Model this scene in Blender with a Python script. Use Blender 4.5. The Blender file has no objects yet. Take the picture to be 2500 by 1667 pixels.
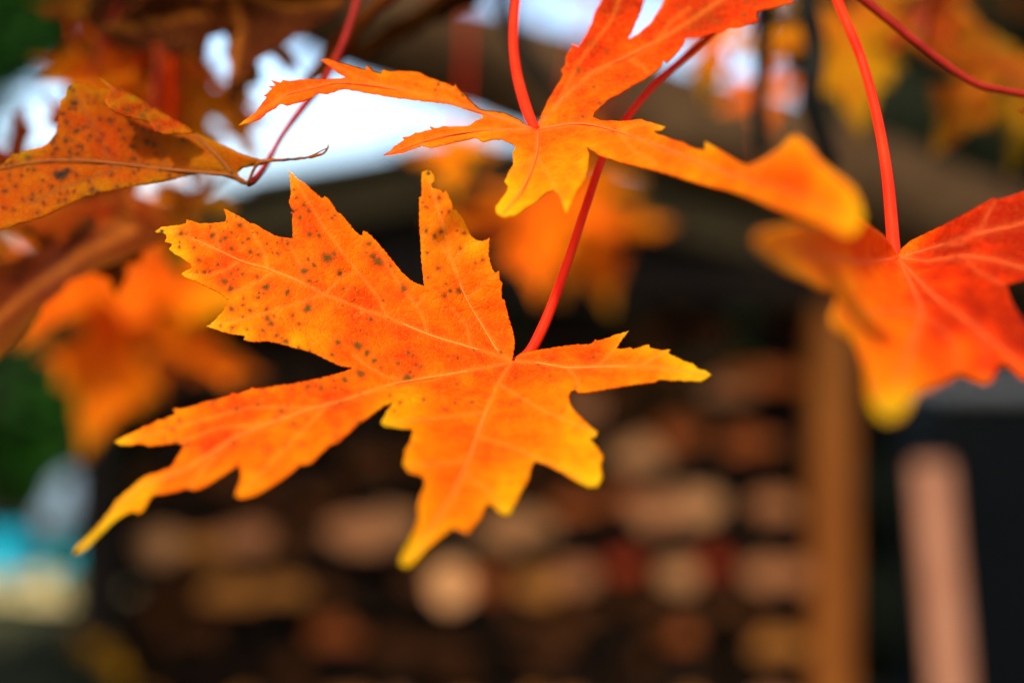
import bpy, bmesh, math, random
import numpy as np
from mathutils import Vector, Matrix, geometry, noise

random.seed(7); np.random.seed(7)
S = bpy.context.scene

# ------------------------------------------------------------------ camera
CAM = Vector((0.0, 0.0, 1.30))
LENS, SENS = 50.0, 36.0
K = SENS / LENS                       # frame width per metre of depth
cd = bpy.data.cameras.new('camera'); cam = bpy.data.objects.new('camera', cd)
S.collection.objects.link(cam); S.camera = cam
cam.location = CAM; cam.rotation_euler = (math.radians(90), 0, 0)
cd.lens = LENS; cd.sensor_width = SENS; cd.clip_start = 0.01; cd.clip_end = 2000
cd.dof.use_dof = True; cd.dof.focus_distance = 0.337; cd.dof.aperture_fstop = 3.9

# ------------------------------------------------------------------ sky, sun, exposure
SUN_EL, SUN_AZ = 46.0, -153.0          # azimuth measured from +Y (view direction), minus = towards -X
w = bpy.data.worlds.new('World'); S.world = w; w.use_nodes = True
nt = w.node_tree; nt.nodes.clear()
sky = nt.nodes.new('ShaderNodeTexSky'); sky.sky_type = 'NISHITA'; sky.sun_disc = False
sky.sun_elevation = math.radians(SUN_EL); sky.sun_rotation = math.radians(SUN_AZ)
sky.air_density = 1.0; sky.dust_density = 1.3
bg = nt.nodes.new('ShaderNodeBackground'); bg.inputs[1].default_value = 0.15
wo = nt.nodes.new('ShaderNodeOutputWorld')
nt.links.new(sky.outputs[0], bg.inputs[0]); nt.links.new(bg.outputs[0], wo.inputs[0])
sl = bpy.data.lights.new('sun', 'SUN'); sl.energy = 2.0; sl.angle = math.radians(6); sl.color = (1, .92, .78)
so = bpy.data.objects.new('sun', sl); S.collection.objects.link(so)
e, a = math.radians(SUN_EL), math.radians(SUN_AZ)
SD = Vector((math.sin(a)*math.cos(e), math.cos(a)*math.cos(e), math.sin(e)))
so.rotation_euler = SD.to_track_quat('Z', 'Y').to_euler(); so.location = (0, 0, 8)
S.view_settings.view_transform = 'Standard'; S.view_settings.look = 'None'
S.view_settings.exposure = 1.2; S.view_settings.gamma = 1.0
S.render.engine = 'CYCLES'; S.cycles.use_denoising = True
S.cycles.max_bounces = 8; S.cycles.transparent_max_bounces = 8
S.cycles.sample_clamp_indirect = 6

# ------------------------------------------------------------------ helpers
def P(px, py, d):
    """photo pixel (2500 wide) + depth along the view axis -> world point"""
    return Vector((CAM.x + (px-1250)/2500*K*d, CAM.y + d, CAM.z - (py-833.5)/2500*K*d))
def PX(d): return K*d/2500            # metres per photo pixel at depth d
def Z(x0, y0, sc, pts): return [(x0+x*sc, y0+y*sc) for x, y in pts]
z1 = lambda *p: Z(0, 0, .38265, p)
z2 = lambda *p: Z(800, 0, .38265, p)
z3 = lambda *p: Z(1600, 0, .38265, p)
z4 = lambda *p: Z(300, 350, .44643, p)
z5 = lambda *p: Z(150, 800, .38271, p)
z6 = lambda *p: Z(900, 750, .41456, p)
z7 = lambda *p: Z(1600, 400, .42533, p)

def link(o, parent=None):
    S.collection.objects.link(o)
    if parent is not None: o.parent = parent
    return o
def tag(o, label, cat, group=None, kind=None):
    if label: o['label'] = label
    if cat: o['category'] = cat
    if group: o['group'] = group
    if kind: o['kind'] = kind
    return o
def thing(name, loc, label, cat, group=None):
    o = bpy.data.objects.new(name, None); o.empty_display_size = .02; o.location = loc
    return tag(link(o), label, cat, group)
def mesh_obj(name, V, F, mat, parent=None, origin=None, smooth=False):
    me = bpy.data.meshes.new(name)
    V = np.asarray([tuple(v) for v in V], float) if not isinstance(V, np.ndarray) else V
    if origin is not None: V = V - np.asarray(tuple(origin))
    me.from_pydata(V.tolist(), [], [tuple(int(i) for i in f) for f in F]); me.update()
    if mat is not None: me.materials.append(mat)
    if smooth: me.polygons.foreach_set('use_smooth', [True]*len(me.polygons))
    return link(bpy.data.objects.new(name, me), parent)
def bm_obj(name, bm, mats, parent=None, smooth=False):
    me = bpy.data.meshes.new(name); bm.normal_update(); bm.to_mesh(me); bm.free()
    for m in (mats if isinstance(mats, (list, tuple)) else [mats]): me.materials.append(m)
    if smooth: me.polygons.foreach_set('use_smooth', [True]*len(me.polygons))
    return link(bpy.data.objects.new(name, me), parent)
def box_bm(bm, c, s, rot=None, bev=0.0):
    m = Matrix.Translation(Vector(c)) @ (rot.to_4x4() if rot is not None else Matrix()) @ Matrix.Diagonal((s[0], s[1], s[2], 1))
    r = bmesh.ops.create_cube(bm, size=1, matrix=m)
    if bev:
        ed = list({ed for v in r['verts'] for ed in v.link_edges})
        bmesh.ops.bevel(bm, geom=ed, offset=bev, segments=2, affect='EDGES', profile=.6)
def box(name, c, s, mat, parent=None, rot=None, bev=.004):
    bm = bmesh.new(); box_bm(bm, c, s, rot, bev); return bm_obj(name, bm, mat, parent)
def catmull(pts, n=8):
    pts = [np.array(tuple(p), float) for p in pts]
    q = [2*pts[0]-pts[1]] + pts + [2*pts[-1]-pts[-2]]
    out = []
    for i in range(1, len(q)-2):
        p0, p1, p2, p3 = q[i-1:i+3]
        for k in range(n):
            t = k/n
            out.append(.5*((2*p1)+(-p0+p2)*t+(2*p0-5*p1+4*p2-p3)*t*t+(-p0+3*p1-3*p2+p3)*t**3))
    out.append(pts[-1]); return out
def tube_data(pts, radii, sides=8, n=6, wob=0.0):
    """pts -> smooth swept tube; radii are given per input point"""
    path = catmull(pts, n); rr = catmull([np.array([r, 0, 0]) for r in radii], n)
    V, F = [], []; up = None
    for i, p in enumerate(path):
        t = Vector(path[min(i+1, len(path)-1)]-path[max(i-1, 0)]).normalized()
        if up is None:
            up = t.orthogonal().normalized()
        up = (up - t*up.dot(t)).normalized(); sd = t.cross(up)
        for k in range(sides):
            a = 2*math.pi*k/sides
            r = max(rr[i][0], 1e-5)
            if wob: r *= 1+wob*noise.noise(Vector((p[0]*9+math.cos(a)*1.3, p[1]*9+math.sin(a)*1.3, p[2]*9)))
            V.append(np.array(p)+r*(math.cos(a)*np.array(up)+math.sin(a)*np.array(sd)))
    for i in range(len(path)-1):
        for k in range(sides):
            F.append((i*sides+k, i*sides+(k+1) % sides, (i+1)*sides+(k+1) % sides, (i+1)*sides+k))
    F.append(tuple(range(sides))[::-1]); F.append(tuple(range((len(path)-1)*sides, len(path)*sides)))
    return V, F
def tube(name, pts, radii, mat, parent=None, origin=None, sides=8, n=6, wob=0.0):
    V, F = tube_data(pts, radii, sides, n, wob)
    return mesh_obj(name, V, F, mat, parent, origin, smooth=True)

# ------------------------------------------------------------------ materials
def new_mat(name):
    m = bpy.data.materials.new(name); m.use_nodes = True
    m.node_tree.nodes.clear(); return m, m.node_tree
def N(t, ty, **kw):
    n = t.nodes.new(ty)
    for k, v in kw.items(): setattr(n, k, v)
    return n
def ramp(t, stops, fac=None):
    r = N(t, 'ShaderNodeValToRGB'); el = r.color_ramp.elements
    while len(el) < len(stops): el.new(.5)
    for i, (p, c) in enumerate(stops): el[i].position = p; el[i].color = (*c, 1)
    if fac is not None: t.links.new(fac, r.inputs[0])
    return r
def math_n(t, op, a, b=None, clamp=False):
    n = N(t, 'ShaderNodeMath', operation=op, use_clamp=clamp)
    for i, v in enumerate((a, b)):
        if v is None: continue
        if isinstance(v, (int, float)): n.inputs[i].default_value = v
        else: t.links.new(v, n.inputs[i])
    return n.outputs[0]
def mixc(t, f, a, b):
    n = N(t, 'ShaderNodeMix', data_type='RGBA')
    if isinstance(f, (int, float)): n.inputs[0].default_value = f
    else: t.links.new(f, n.inputs[0])
    for s, v in ((6, a), (7, b)):
        if isinstance(v, tuple): n.inputs[s].default_value = (*v, 1)
        else: t.links.new(v, n.inputs[s])
    return n.outputs[2]

def leaf_material(name, dark=1.0, trans=.35, rough=.6, spec=.02, shift=0.0, vein_col=(.90, .25, .022), vein_amt=.40, net_amt=.17, spot_core=(.075, .062, .008)):
    """autumn leaf: vertex attributes give the pigment (tint 0 yellow .. 1 deep red), veins, spots; nodes give grain"""
    m, t = new_mat(name)
    at = lambda n: N(t, 'ShaderNodeAttribute', attribute_name=n).outputs['Fac']
    tc = N(t, 'ShaderNodeTexCoord')
    def nz(scale, det=4, rgh=.6):
        n = N(t, 'ShaderNodeTexNoise'); n.inputs['Scale'].default_value = scale
        n.inputs['Detail'].default_value = det; n.inputs['Roughness'].default_value = rgh
        t.links.new(tc.outputs['Object'], n.inputs['Vector']); return n.outputs[0]
    big, mid, fine = nz(75), nz(330, 5), nz(1500, 3)
    v = math_n(t, 'ADD', at('tint'), math_n(t, 'MULTIPLY', math_n(t, 'SUBTRACT', big, .5), .62))
    v = math_n(t, 'ADD', v, math_n(t, 'MULTIPLY', math_n(t, 'SUBTRACT', mid, .5), .40))
    v = math_n(t, 'ADD', v, shift)
    D = dark
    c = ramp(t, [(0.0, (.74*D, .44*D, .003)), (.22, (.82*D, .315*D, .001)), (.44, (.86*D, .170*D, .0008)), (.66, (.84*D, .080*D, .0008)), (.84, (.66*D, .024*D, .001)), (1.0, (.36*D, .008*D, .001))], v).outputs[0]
    # fine areole network of the smallest veins
    vo = N(t, 'ShaderNodeTexVoronoi', feature='DISTANCE_TO_EDGE'); vo.inputs['Scale'].default_value = 620
    t.links.new(tc.outputs['Object'], vo.inputs['Vector'])
    net = math_n(t, 'SUBTRACT', 1.0, math_n(t, 'MULTIPLY', vo.outputs['Distance'], 9.0), clamp=True)
    c = mixc(t, math_n(t, 'MULTIPLY', net, net_amt), c, vein_col)
    c = mixc(t, math_n(t, 'MULTIPLY', math_n(t, 'SUBTRACT', fine, .52, clamp=True), .7), c, (.92*D, .36*D, .006))
    c = mixc(t, math_n(t, 'MULTIPLY', at('vein'), vein_amt), c, vein_col)
    gr = math_n(t, 'MULTIPLY', math_n(t, 'MULTIPLY', at('green'), .5), math_n(t, 'ADD', math_n(t, 'MULTIPLY', mid, 1.4), .1), clamp=True)
    c = mixc(t, gr, c, (.60*D, .44*D, .004))
    c = mixc(t, math_n(t, 'MULTIPLY', at('halo'), .8), c, (.52*D, .050*D, .004))
    c = mixc(t, at('spot'), c, spot_core)
    c = mixc(t, at('dead'), c, (.030, .020, .012))
    b = N(t, 'ShaderNodeBsdfPrincipled'); b.inputs['Roughness'].default_value = rough
    b.inputs['Specular IOR Level'].default_value = spec
    t.links.new(c, b.inputs['Base Color'])
    tr = N(t, 'ShaderNodeBsdfTranslucent'); t.links.new(c, tr.inputs[0])
    bu = N(t, 'ShaderNodeBump'); bu.inputs['Strength'].default_value = .45; bu.inputs['Distance'].default_value = .0007
    h = math_n(t, 'ADD', math_n(t, 'MULTIPLY', net, -.6), mid)
    t.links.new(h, bu.inputs['Height']); t.links.new(bu.outputs[0], b.inputs['Normal'])
    mx = N(t, 'ShaderNodeMixShader'); mx.inputs[0].default_value = trans
    t.links.new(b.outputs[0], mx.inputs[1]); t.links.new(tr.outputs[0], mx.inputs[2])
    o = N(t, 'ShaderNodeOutputMaterial'); t.links.new(mx.outputs[0], o.inputs[0])
    return m
def solid(name, stops, scale=8, rough=.7, spec=.25, stretch=(1, 1, 1), bump=.3, bdist=.003, trans=0.0, detail=6, vary=True):
    """noise-broken solid material; each object is offset a little by its own random value"""
    m, t = new_mat(name)
    tc = N(t, 'ShaderNodeTexCoord'); mp = N(t, 'ShaderNodeMapping'); mp.inputs['Scale'].default_value = stretch
    t.links.new(tc.outputs['Object'], mp.inputs[0])
    n = N(t, 'ShaderNodeTexNoise'); n.inputs['Scale'].default_value = scale; n.inputs['Detail'].default_value = detail
    n.inputs['Roughness'].default_value = .62
    t.links.new(mp.outputs[0], n.inputs['Vector'])
    f = n.outputs[0]
    if vary:
        oi = N(t, 'ShaderNodeObjectInfo')
        f = math_n(t, 'ADD', f, math_n(t, 'MULTIPLY', math_n(t, 'SUBTRACT', oi.outputs['Random'], .5), .25))
    c = ramp(t, stops, f).outputs[0]
    b = N(t, 'ShaderNodeBsdfPrincipled'); b.inputs['Roughness'].default_value = rough
    b.inputs['Specular IOR Level'].default_value = spec*.35; t.links.new(c, b.inputs['Base Color'])
    bu = N(t, 'ShaderNodeBump'); bu.inputs['Strength'].default_value = bump; bu.inputs['Distance'].default_value = bdist
    t.links.new(n.outputs[0], bu.inputs['Height']); t.links.new(bu.outputs[0], b.inputs['Normal'])
    o = N(t, 'ShaderNodeOutputMaterial'); out = b.outputs[0]
    if trans:
        tr = N(t, 'ShaderNodeBsdfTranslucent'); t.links.new(c, tr.inputs[0])
        mx = N(t, 'ShaderNodeMixShader'); mx.inputs[0].default_value = trans
        t.links.new(out, mx.inputs[1]); t.links.new(tr.outputs[0], mx.inputs[2]); out = mx.outputs[0]
    t.links.new(out, o.inputs[0]); return m

M = {}
M['petiole'] = solid('red_petiole', [(.3, (.86, .012, .002)), (.7, (.93, .034, .004))], 260, .5, .15, bump=.15, bdist=.0003, stretch=(1, 1, .2), vary=False)
M['petiole_dark'] = solid('dark_red_petiole', [(.3, (.22, .010, .005)), (.7, (.36, .020, .008))], 200, .5, .2, bump=.15, bdist=.0003, vary=False)
M['vein'] = solid('pale_vein', [(.3, (.88, .19, .018)), (.7, (.92, .25, .03))], 300, .5, .3, bump=.1, bdist=.0002, vary=False)
M['vein_red'] = solid('red_vein', [(.3, (.72, .08, .010)), (.7, (.82, .13, .02))], 300, .5, .3, bump=.1, bdist=.0002, vary=False)
M['vein_dark'] = solid('brown_vein', [(.3, (.22, .055, .008)), (.7, (.32, .085, .012))], 300, .5, .3, bump=.1, bdist=.0002, vary=False)
M['bark'] = solid('maple_bark', [(.25, (.026, .013, .005)), (.5, (.065, .032, .012)), (.72, (.11, .058, .024)), (.85, (.060, .045, .010))], 16, .85, .15, (1, 1, 1), .8, .012, vary=False)
M['twig'] = solid('twig_bark', [(.3, (.030, .016, .010)), (.7, (.085, .042, .022))], 120, .6, .3, bump=.4, bdist=.001, vary=False)
M['twig_black'] = solid('dead_twig_bark', [(.3, (.010, .009, .007)), (.7, (.030, .026, .018))], 90, .8, .15, bump=.4, bdist=.001, vary=False)
M['stain'] = solid('dark_stained_timber', [(.3, (.004, .0025, .0015)), (.7, (.012, .007, .0035))], 9, .75, .2, (1, 8, 1), .4)
M['fascia'] = solid('weathered_mossy_timber', [(.3, (.028, .020, .008)), (.55, (.060, .040, .016)), (.75, (.050, .046, .013))], 11, .8, .2, (1, 1, 1), .5)
M['post'] = solid('ochre_pine_post', [(.3, (.12, .030, .004)), (.6, (.22, .064, .008)), (.8, (.28, .10, .014))], 9, .65, .25, (5, 5, .6), .35)
M['plank'] = solid('pale_pink_plank', [(.3, (.28, .10, .045)), (.6, (.38, .15, .075)), (.8, (.44, .20, .11))], 7, .6, .3, (5, 5, .5), .3)
M['shingle'] = solid('mossy_shingle', [(.3, (.045, .032, .020)), (.55, (.11, .075, .045)), (.8, (.10, .10, .03))], 14, .9, .1, bump=.6)
M['log_bark'] = solid('firewood_bark', [(.3, (.006, .004, .0025)), (.7, (.022, .013, .007))], 30, .9, .1, (1, .3, 1), .8, .006)
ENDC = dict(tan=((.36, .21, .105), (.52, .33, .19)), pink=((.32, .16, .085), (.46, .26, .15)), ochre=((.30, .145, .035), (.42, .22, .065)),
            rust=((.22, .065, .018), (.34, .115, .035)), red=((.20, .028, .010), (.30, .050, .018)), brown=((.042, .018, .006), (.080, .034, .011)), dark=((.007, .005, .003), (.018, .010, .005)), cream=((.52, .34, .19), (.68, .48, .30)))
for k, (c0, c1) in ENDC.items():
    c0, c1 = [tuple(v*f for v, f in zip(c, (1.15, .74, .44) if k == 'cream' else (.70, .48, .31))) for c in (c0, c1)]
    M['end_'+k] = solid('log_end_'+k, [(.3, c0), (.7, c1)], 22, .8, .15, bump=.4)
M['needle'] = solid('dark_hedge_foliage', [(.3, (.003, .007, .002)), (.7, (.008, .016, .004))], 3, .6, .2, trans=.15, bump=0)
M['green'] = solid('green_foliage', [(.3, (.008, .046, .003)), (.7, (.026, .125, .006))], 3, .55, .25, trans=.3, bump=0)
M['hedge_core'] = solid('hedge_inner_wood', [(.3, (.006, .008, .004)), (.7, (.014, .016, .008))], 4, .95, .05, vary=False)
M['soil'] = solid('garden_ground', [(.3, (.022, .020, .010)), (.55, (.045, .040, .018)), (.75, (.050, .065, .018))], 2.2, .95, .1, bump=.5, bdist=.02, vary=False)
M['path'] = solid('pale_gravel_path', [(.3, (.42, .30, .12)), (.7, (.62, .47, .20))], 25, .9, .15, bump=.5, bdist=.01, vary=False)
M['petal'] = solid('pale_blue_petal', [(.3, (.42, .55, .66)), (.7, (.62, .72, .78))], 30, .6, .25, trans=.25, bump=0, vary=False)
M['petal_cyan'] = solid('bright_blue_petal', [(.3, (.006, .62, .78)), (.7, (.02, .78, .88))], 30, .6, .25, trans=.25, bump=0, vary=False)
M['bin'] = solid('black_plastic', [(.3, (.004, .004, .004)), (.7, (.008, .008, .007))], 20, .6, .2, bump=.1)
M['lid'] = solid('pale_grey_plastic', [(.3, (.20, .18, .15)), (.7, (.30, .27, .23))], 14, .5, .4, bump=.1)
M['rubber'] = solid('rubber', [(.3, (.012, .012, .012)), (.7, (.022, .022, .022))], 20, .8, .2, bump=.1)

# ------------------------------------------------------------------ ground
def ground():
    n, R = 70, 90.0
    xs = np.sign(np.linspace(-1, 1, n))*np.abs(np.linspace(-1, 1, n))**2.2*R*6
    V = [(x, y+4, .035*noise.noise(Vector((x*.6, y*.6, 0)))*min(1, 30/(abs(x)+abs(y)+1)) - .03) for y in xs for x in xs]
    F = [(j*n+i, j*n+i+1, (j+1)*n+i+1, (j+1)*n+i) for j in range(n-1) for i in range(n-1)]
    tag(mesh_obj('ground', V, F, M['soil'], smooth=True), 'dark garden soil and thin grass', None, kind='structure')
ground()
V, F = [], []
for i in range(25):
    x = -6.5+i*.2
    y = 7.6+.25*math.sin(x*1.1); wd = .85+.08*math.sin(x*3)
    V += [(x, y-wd/2-.05, .012), (x, y-wd/2, .035), (x, y+wd/2, .035), (x, y+wd/2+.05, .012)]
    if i: F += [(4*i-4+k, 4*i+k, 4*i+k+1, 4*i-3+k) for k in range(3)]
tag(mesh_obj('path', V, F, M['path'], smooth=True), 'pale gravel garden path', None, kind='structure')

# ------------------------------------------------------------------ foliage clouds
def leaf_cloud(name, clumps, n, size, mat, parent, origin, seed=1):
    rg = np.random.RandomState(seed); wts = np.array([c[3]*c[4]*c[5] for c in clumps])**.67; wts /= wts.sum()
    idx = rg.choice(len(clumps), n, p=wts); C = np.array(clumps, float)[idx]
    d = rg.normal(size=(n, 3)); d /= np.linalg.norm(d, axis=1)[:, None]
    r = rg.uniform(.35, 1.05, n)**.5
    c = C[:, :3]+d*C[:, 3:6]*r[:, None]
    nrm = d*.6+rg.normal(size=(n, 3))*.7+np.array([0, 0, .3]); nrm /= np.linalg.norm(nrm, axis=1)[:, None]
    u = np.cross(nrm, rg.normal(size=(n, 3))); u /= np.linalg.norm(u, axis=1)[:, None]; v = np.cross(nrm, u)
    s = size*rg.uniform(.6, 1.35, n)[:, None]
    Vv = np.stack([c-u*s, c+v*s*.42+nrm*s*.08, c+u*s, c-v*s*.42+nrm*s*.08], 1).reshape(-1, 3)
    Fq = np.arange(4*n).reshape(-1, 4)
    return mesh_obj(name, Vv, Fq, mat, parent, origin)
def rough_core(name, clumps, mat, parent, origin, f=.74):
    bm = bmesh.new()
    for (x, y, z, rx, ry, rz) in clumps:
        r = bmesh.ops.create_icosphere(bm, subdivisions=2, radius=1, matrix=Matrix.Translation((x-origin[0], y-origin[1], z-origin[2])) @ Matrix.Diagonal((rx*f, ry*f, rz*f, 1)))
        for v in r['verts']: v.co += Vector((noise.noise(v.co*5), noise.noise(v.co*5+Vector((9, 0, 0))), noise.noise(v.co*5+Vector((0, 9, 0)))))*.12*rx
    return bm_obj(name, bm, mat, parent, smooth=True)

# dark conifer hedge behind the store
hg = thing('evergreen_hedge', (3.2, 5.6, 0), 'tall dark evergreen hedge behind the log store and the bin', 'hedge')
cl = []
for x in np.arange(1.42, 6.4, .42):
    top = 3.6+random.uniform(-.25, .3)
    for z in np.arange(.25, top, .46):
        pass
        cl.append((x+random.uniform(-.1, .1), 5.6+random.uniform(-.12, .12), z, .36, .42, .36))
rough_core('branches', cl, M['hedge_core'], hg, (3.2, 5.6, 0), .92)
o = leaf_cloud('foliage', cl, 9000, .05, M['needle'], hg, (3.2, 5.6, 0), 3); o['kind'] = 'stuff'
# second hedge closing the view low behind the log store
hg2 = thing('laurel_hedge', (-.3, 11, 0), 'low laurel hedge beyond the path behind the log store', 'hedge')
cl = [(x+random.uniform(-.1, .1), 11+random.uniform(-.2, .2), z, .55, .5, .45) for x in np.arange(-7.5, 2.6, .6) for z in (.35, .9, 1.35)]
rough_core('branches', cl, M['hedge_core'], hg2, (-.3, 11, 0), .9)
o = leaf_cloud('foliage', cl, 7000, .07, M['green'], hg2, (-.3, 11, 0), 4); o['kind'] = 'stuff'
# green tree at the side of the garden
gx, gy = -3.9, 8.6
gt = thing('yew_tree', (gx, gy, 0), 'dense green yew tree standing beyond the gravel path', 'tree')
tube('trunk', [(gx, gy, -.05), (gx+.05, gy, 1.2), (gx-.05, gy+.05, 2.6), (gx, gy, 4.2)], [.2, .16, .12, .04], M['bark'], gt, (gx, gy, 0), 10, 6, .3)
cl = [(gx+.05, gy, .75, .75, .7, .55), (gx+.75, gy+.1, 1.05, .65, .6, .55), (gx+.55, gy, 1.75, .62, .6, .5), (gx-.4, gy, 1.6, .6, .6, .6), (gx+1.35, gy+.2, .55, .5, .5, .5), (gx+1.5, gy+.25, 1.15, .4, .4, .45), (gx+.15, gy, 2.2, .42, .5, .35),
      (gx-.2, gy, 3.4, .6, .6, .55), (gx, gy, 4.3, .6, .6, .5), (gx-.5, gy, 2.7, .5, .5, .5)]
for px, py, rr in ((10,60,190),(130,20,130),(80,110,110),(-110,170,200),(240,-30,130),(340,-60,130),(160,110,70),(-60,20,200),(-60,420,120),(150,-140,240)):
    q = P(px, py, gy); m_ = PX(gy); cl.append((q.x, q.y, q.z, rr*m_, rr*m_, rr*m_*.85))
rough_core('branches', cl, M['hedge_core'], gt, (gx, gy, 0), .75)
leaf_cloud('crown', cl, 9000, .065, M['green'], gt, (gx, gy, 0), 5)
# box bush low in front of the store
bx_, by_ = -1.10, 3.05
bb = thing('box_bush', (bx_, by_, 0), 'low dark box bush beside the log store', 'bush')
cl = [(bx_+random.uniform(-.5, .22), by_+random.uniform(-.2, .2), z, .26, .24, .2) for z in (.12, .3, .45) for _ in range(8)] + [(bx_+.14, by_, .50, .16, .2, .12), (bx_+.2, by_-.1, .36, .15, .2, .18)] + [(bx_+.02, by_, .50, .2, .2, .13), (bx_-.15, by_, .54, .2, .2, .14), (bx_-.4, by_, .58, .24, .2, .16)]
rough_core('branches', cl, M['hedge_core'], bb, (bx_, by_, 0), .85)
leaf_cloud('foliage', cl, 5000, .016, M['needle'], bb, (bx_, by_, 0), 6)['kind'] = 'stuff'

# ------------------------------------------------------------------ hydrangeas by the path
def hydrangea(px, py, d, r, mat, label):
    c = P(px, py, d); b = Vector((c.x+.03, c.y, 0))
    h = thing('hydrangea', b, label, 'flower', 'hydrangeas by the path')
    tube('stem', [b, b+Vector((-.02, 0, c.z*.5)), c], [.008, .006, .004], M['green'], h, b, 6, 4)
    rg = np.random.RandomState(int(px)); n = 130; V, F = [], []
    for i in range(n):
        t = math.acos(1-1.7*(i+.5)/n); ph = i*2.39996
        dn = Vector((math.sin(t)*math.cos(ph), math.sin(t)*math.sin(ph), math.cos(t)))
        u = dn.orthogonal().normalized(); u.rotate(Matrix.Rotation(rg.uniform(0, 6), 3, dn)); v = dn.cross(u); q = c+dn*r*rg.uniform(.9, 1.04)
        for k in range(4):
            a = k*math.pi/2; e1 = u*math.cos(a)+v*math.sin(a); e2 = u*math.cos(a+1.57)+v*math.sin(a+1.57); s = r*.17; i0 = len(V)
            V += [q, q+(e1+e2*.5)*s*.8+dn*s*.25, q+(e1+e2)*s*.95+dn*s*.1, q+(e1*.5+e2)*s*.8+dn*s*.25]; F.append((i0, i0+1, i0+2, i0+3))
    mesh_obj('flower_head', V, F, mat, h, b)
    V, F = [], []
    for k in range(9):
        a = k*2.4; z = c.z*(.35+.06*k); p0 = Vector((b.x, b.y, z)); dr = Vector((math.cos(a), math.sin(a), .15)); sd = dr.cross(Vector((0, 0, 1))).normalized(); L = .16; i0 = len(V)
        V += [p0, p0+dr*L*.5+sd*.05, p0+dr*L-Vector((0, 0, .03)), p0+dr*L*.5-sd*.05]; F.append((i0, i0+1, i0+2, i0+3))
    mesh_obj('leaves', V, F, M['green'], h, b)
hydrangea(182, 1208, 6.4, .095, M['petal'], 'tall pale blue hydrangea with a round white-blue head')
hydrangea(135, 1265, 6.9, .075, M['petal'], 'smaller pale hydrangea just under the tall pale blue one')
hydrangea(14, 1362, 6.3, .125, M['petal_cyan'], 'bright turquoise hydrangea beside the gravel path')
hydrangea(170, 1372, 6.8, .08, M['petal_cyan'], 'small turquoise hydrangea below the pale blue ones')
hydrangea(225, 1395, 7.0, .08, M['petal'], 'low grey-blue hydrangea next to the log store corner')

# ------------------------------------------------------------------ log store
DS = 3.2; SY = DS
def sx(px): return (px-1250)*PX(DS)
def sz(py): return CAM.z-(py-833.5)*PX(DS)
xl, xr = sx(290), sx(2020); xm = (xl+xr)/2
ls = thing('log_store', (xm, SY+.2, 0), 'open timber log store with gabled roof, filled with split firewood', 'log store')
LO = Vector((xm, SY+.2, 0))
def lbox(name, c, s, mat, rot=None, bev=.004):
    return box(name, Vector(c)-LO, s, mat, ls, rot, bev)
zap, zev = sz(372), sz(585)
DP = .42
for x, mt in ((xl-.03, M['stain']), (xr, M['post'])):
    lbox('post', (x, SY-.03, (zev-.02)/2), (.082, .10, zev-.02), mt)
for x in (xl-.03, xr): lbox('post', (x, SY+DP+.06, (zev-.02)/2), (.10, .10, zev-.02), M['stain'])
# slatted back and sides
k = 0; z = .1
while z < zev-.06:
    lbox('back_board', ((xl+xr)/2, SY+DP+.12, z+.05), (xr-xl+.1, .018, .096), M['stain'], None, .002); z += .115
for x in (xl-.09, xr+.064):
    z = .1
    while z < zev-.1:
        lbox('side_board', (x, SY+.22, z+.05), (.018, DP+.02, .096), M['stain'], None, .002); z += .115
# gable front boards
sl_ = (zap-zev)/(xm-(xl-.12))
ang = math.atan(sl_)
x = xl-.02
while x < xr+.02:
    xc = x+.05; top = zap-abs(xc-xm)*sl_-.022
    zb = zev-.12
    if top > zb+.02: lbox('gable_board', (xc, SY+DP+.10, (top+zb)/2), (.094, .018, top-zb), M['stain'], None, .002)
    if top > zb+.02: lbox('gable_board', (xc, SY-.005, (top+zb)/2), (.094, .018, top-zb), M['stain'], None, .002)
    x += .1
lbox('tie_beam', ((xl+xr)/2, SY-.05, zev-.10), (xr-xl+.16, .07, .09), M['stain'])
# fascia boards and roof
hw = xm-(xl-.14)
for s in (-1, 1):
    L = hw/math.cos(ang)
    rot = Matrix.Rotation(s*ang, 3, 'Y')
    mid = Vector((xm+s*hw/2, SY-.10, zap-sl_*hw/2))
    lbox('fascia_board', mid+rot @ Vector((0, 0, -.052)), (L, .022, .10), M['fascia'], rot)
    lbox('roof_deck', mid+Vector((0, .36, 0))+rot @ Vector((0, 0, .004)), (L, .86, .012), M['stain'], rot, .001)
    nrow = 6; rl = L/nrow
    for r in range(nrow):
        for c in range(6):
            u = -L/2+(r+.5)*rl; yy = SY-.12+.15*(c+.5)-(r % 2)*.04
            p = mid.copy(); p.y = yy
            tilt = rot @ Matrix.Rotation(s*-.035, 3, 'Y')
            lbox('shingle', p+rot @ Vector((u, 0, .021+random.uniform(0, .004))), (rl*1.12, .145, .014), M['shingle'], tilt, .002)
for yy in np.arange(SY+.02, SY+DP+.1, .20):
    lbox('bearer', ((xl+xr)/2, yy, .06), (xr-xl-.14, .07, .12), M['stain'])

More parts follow.
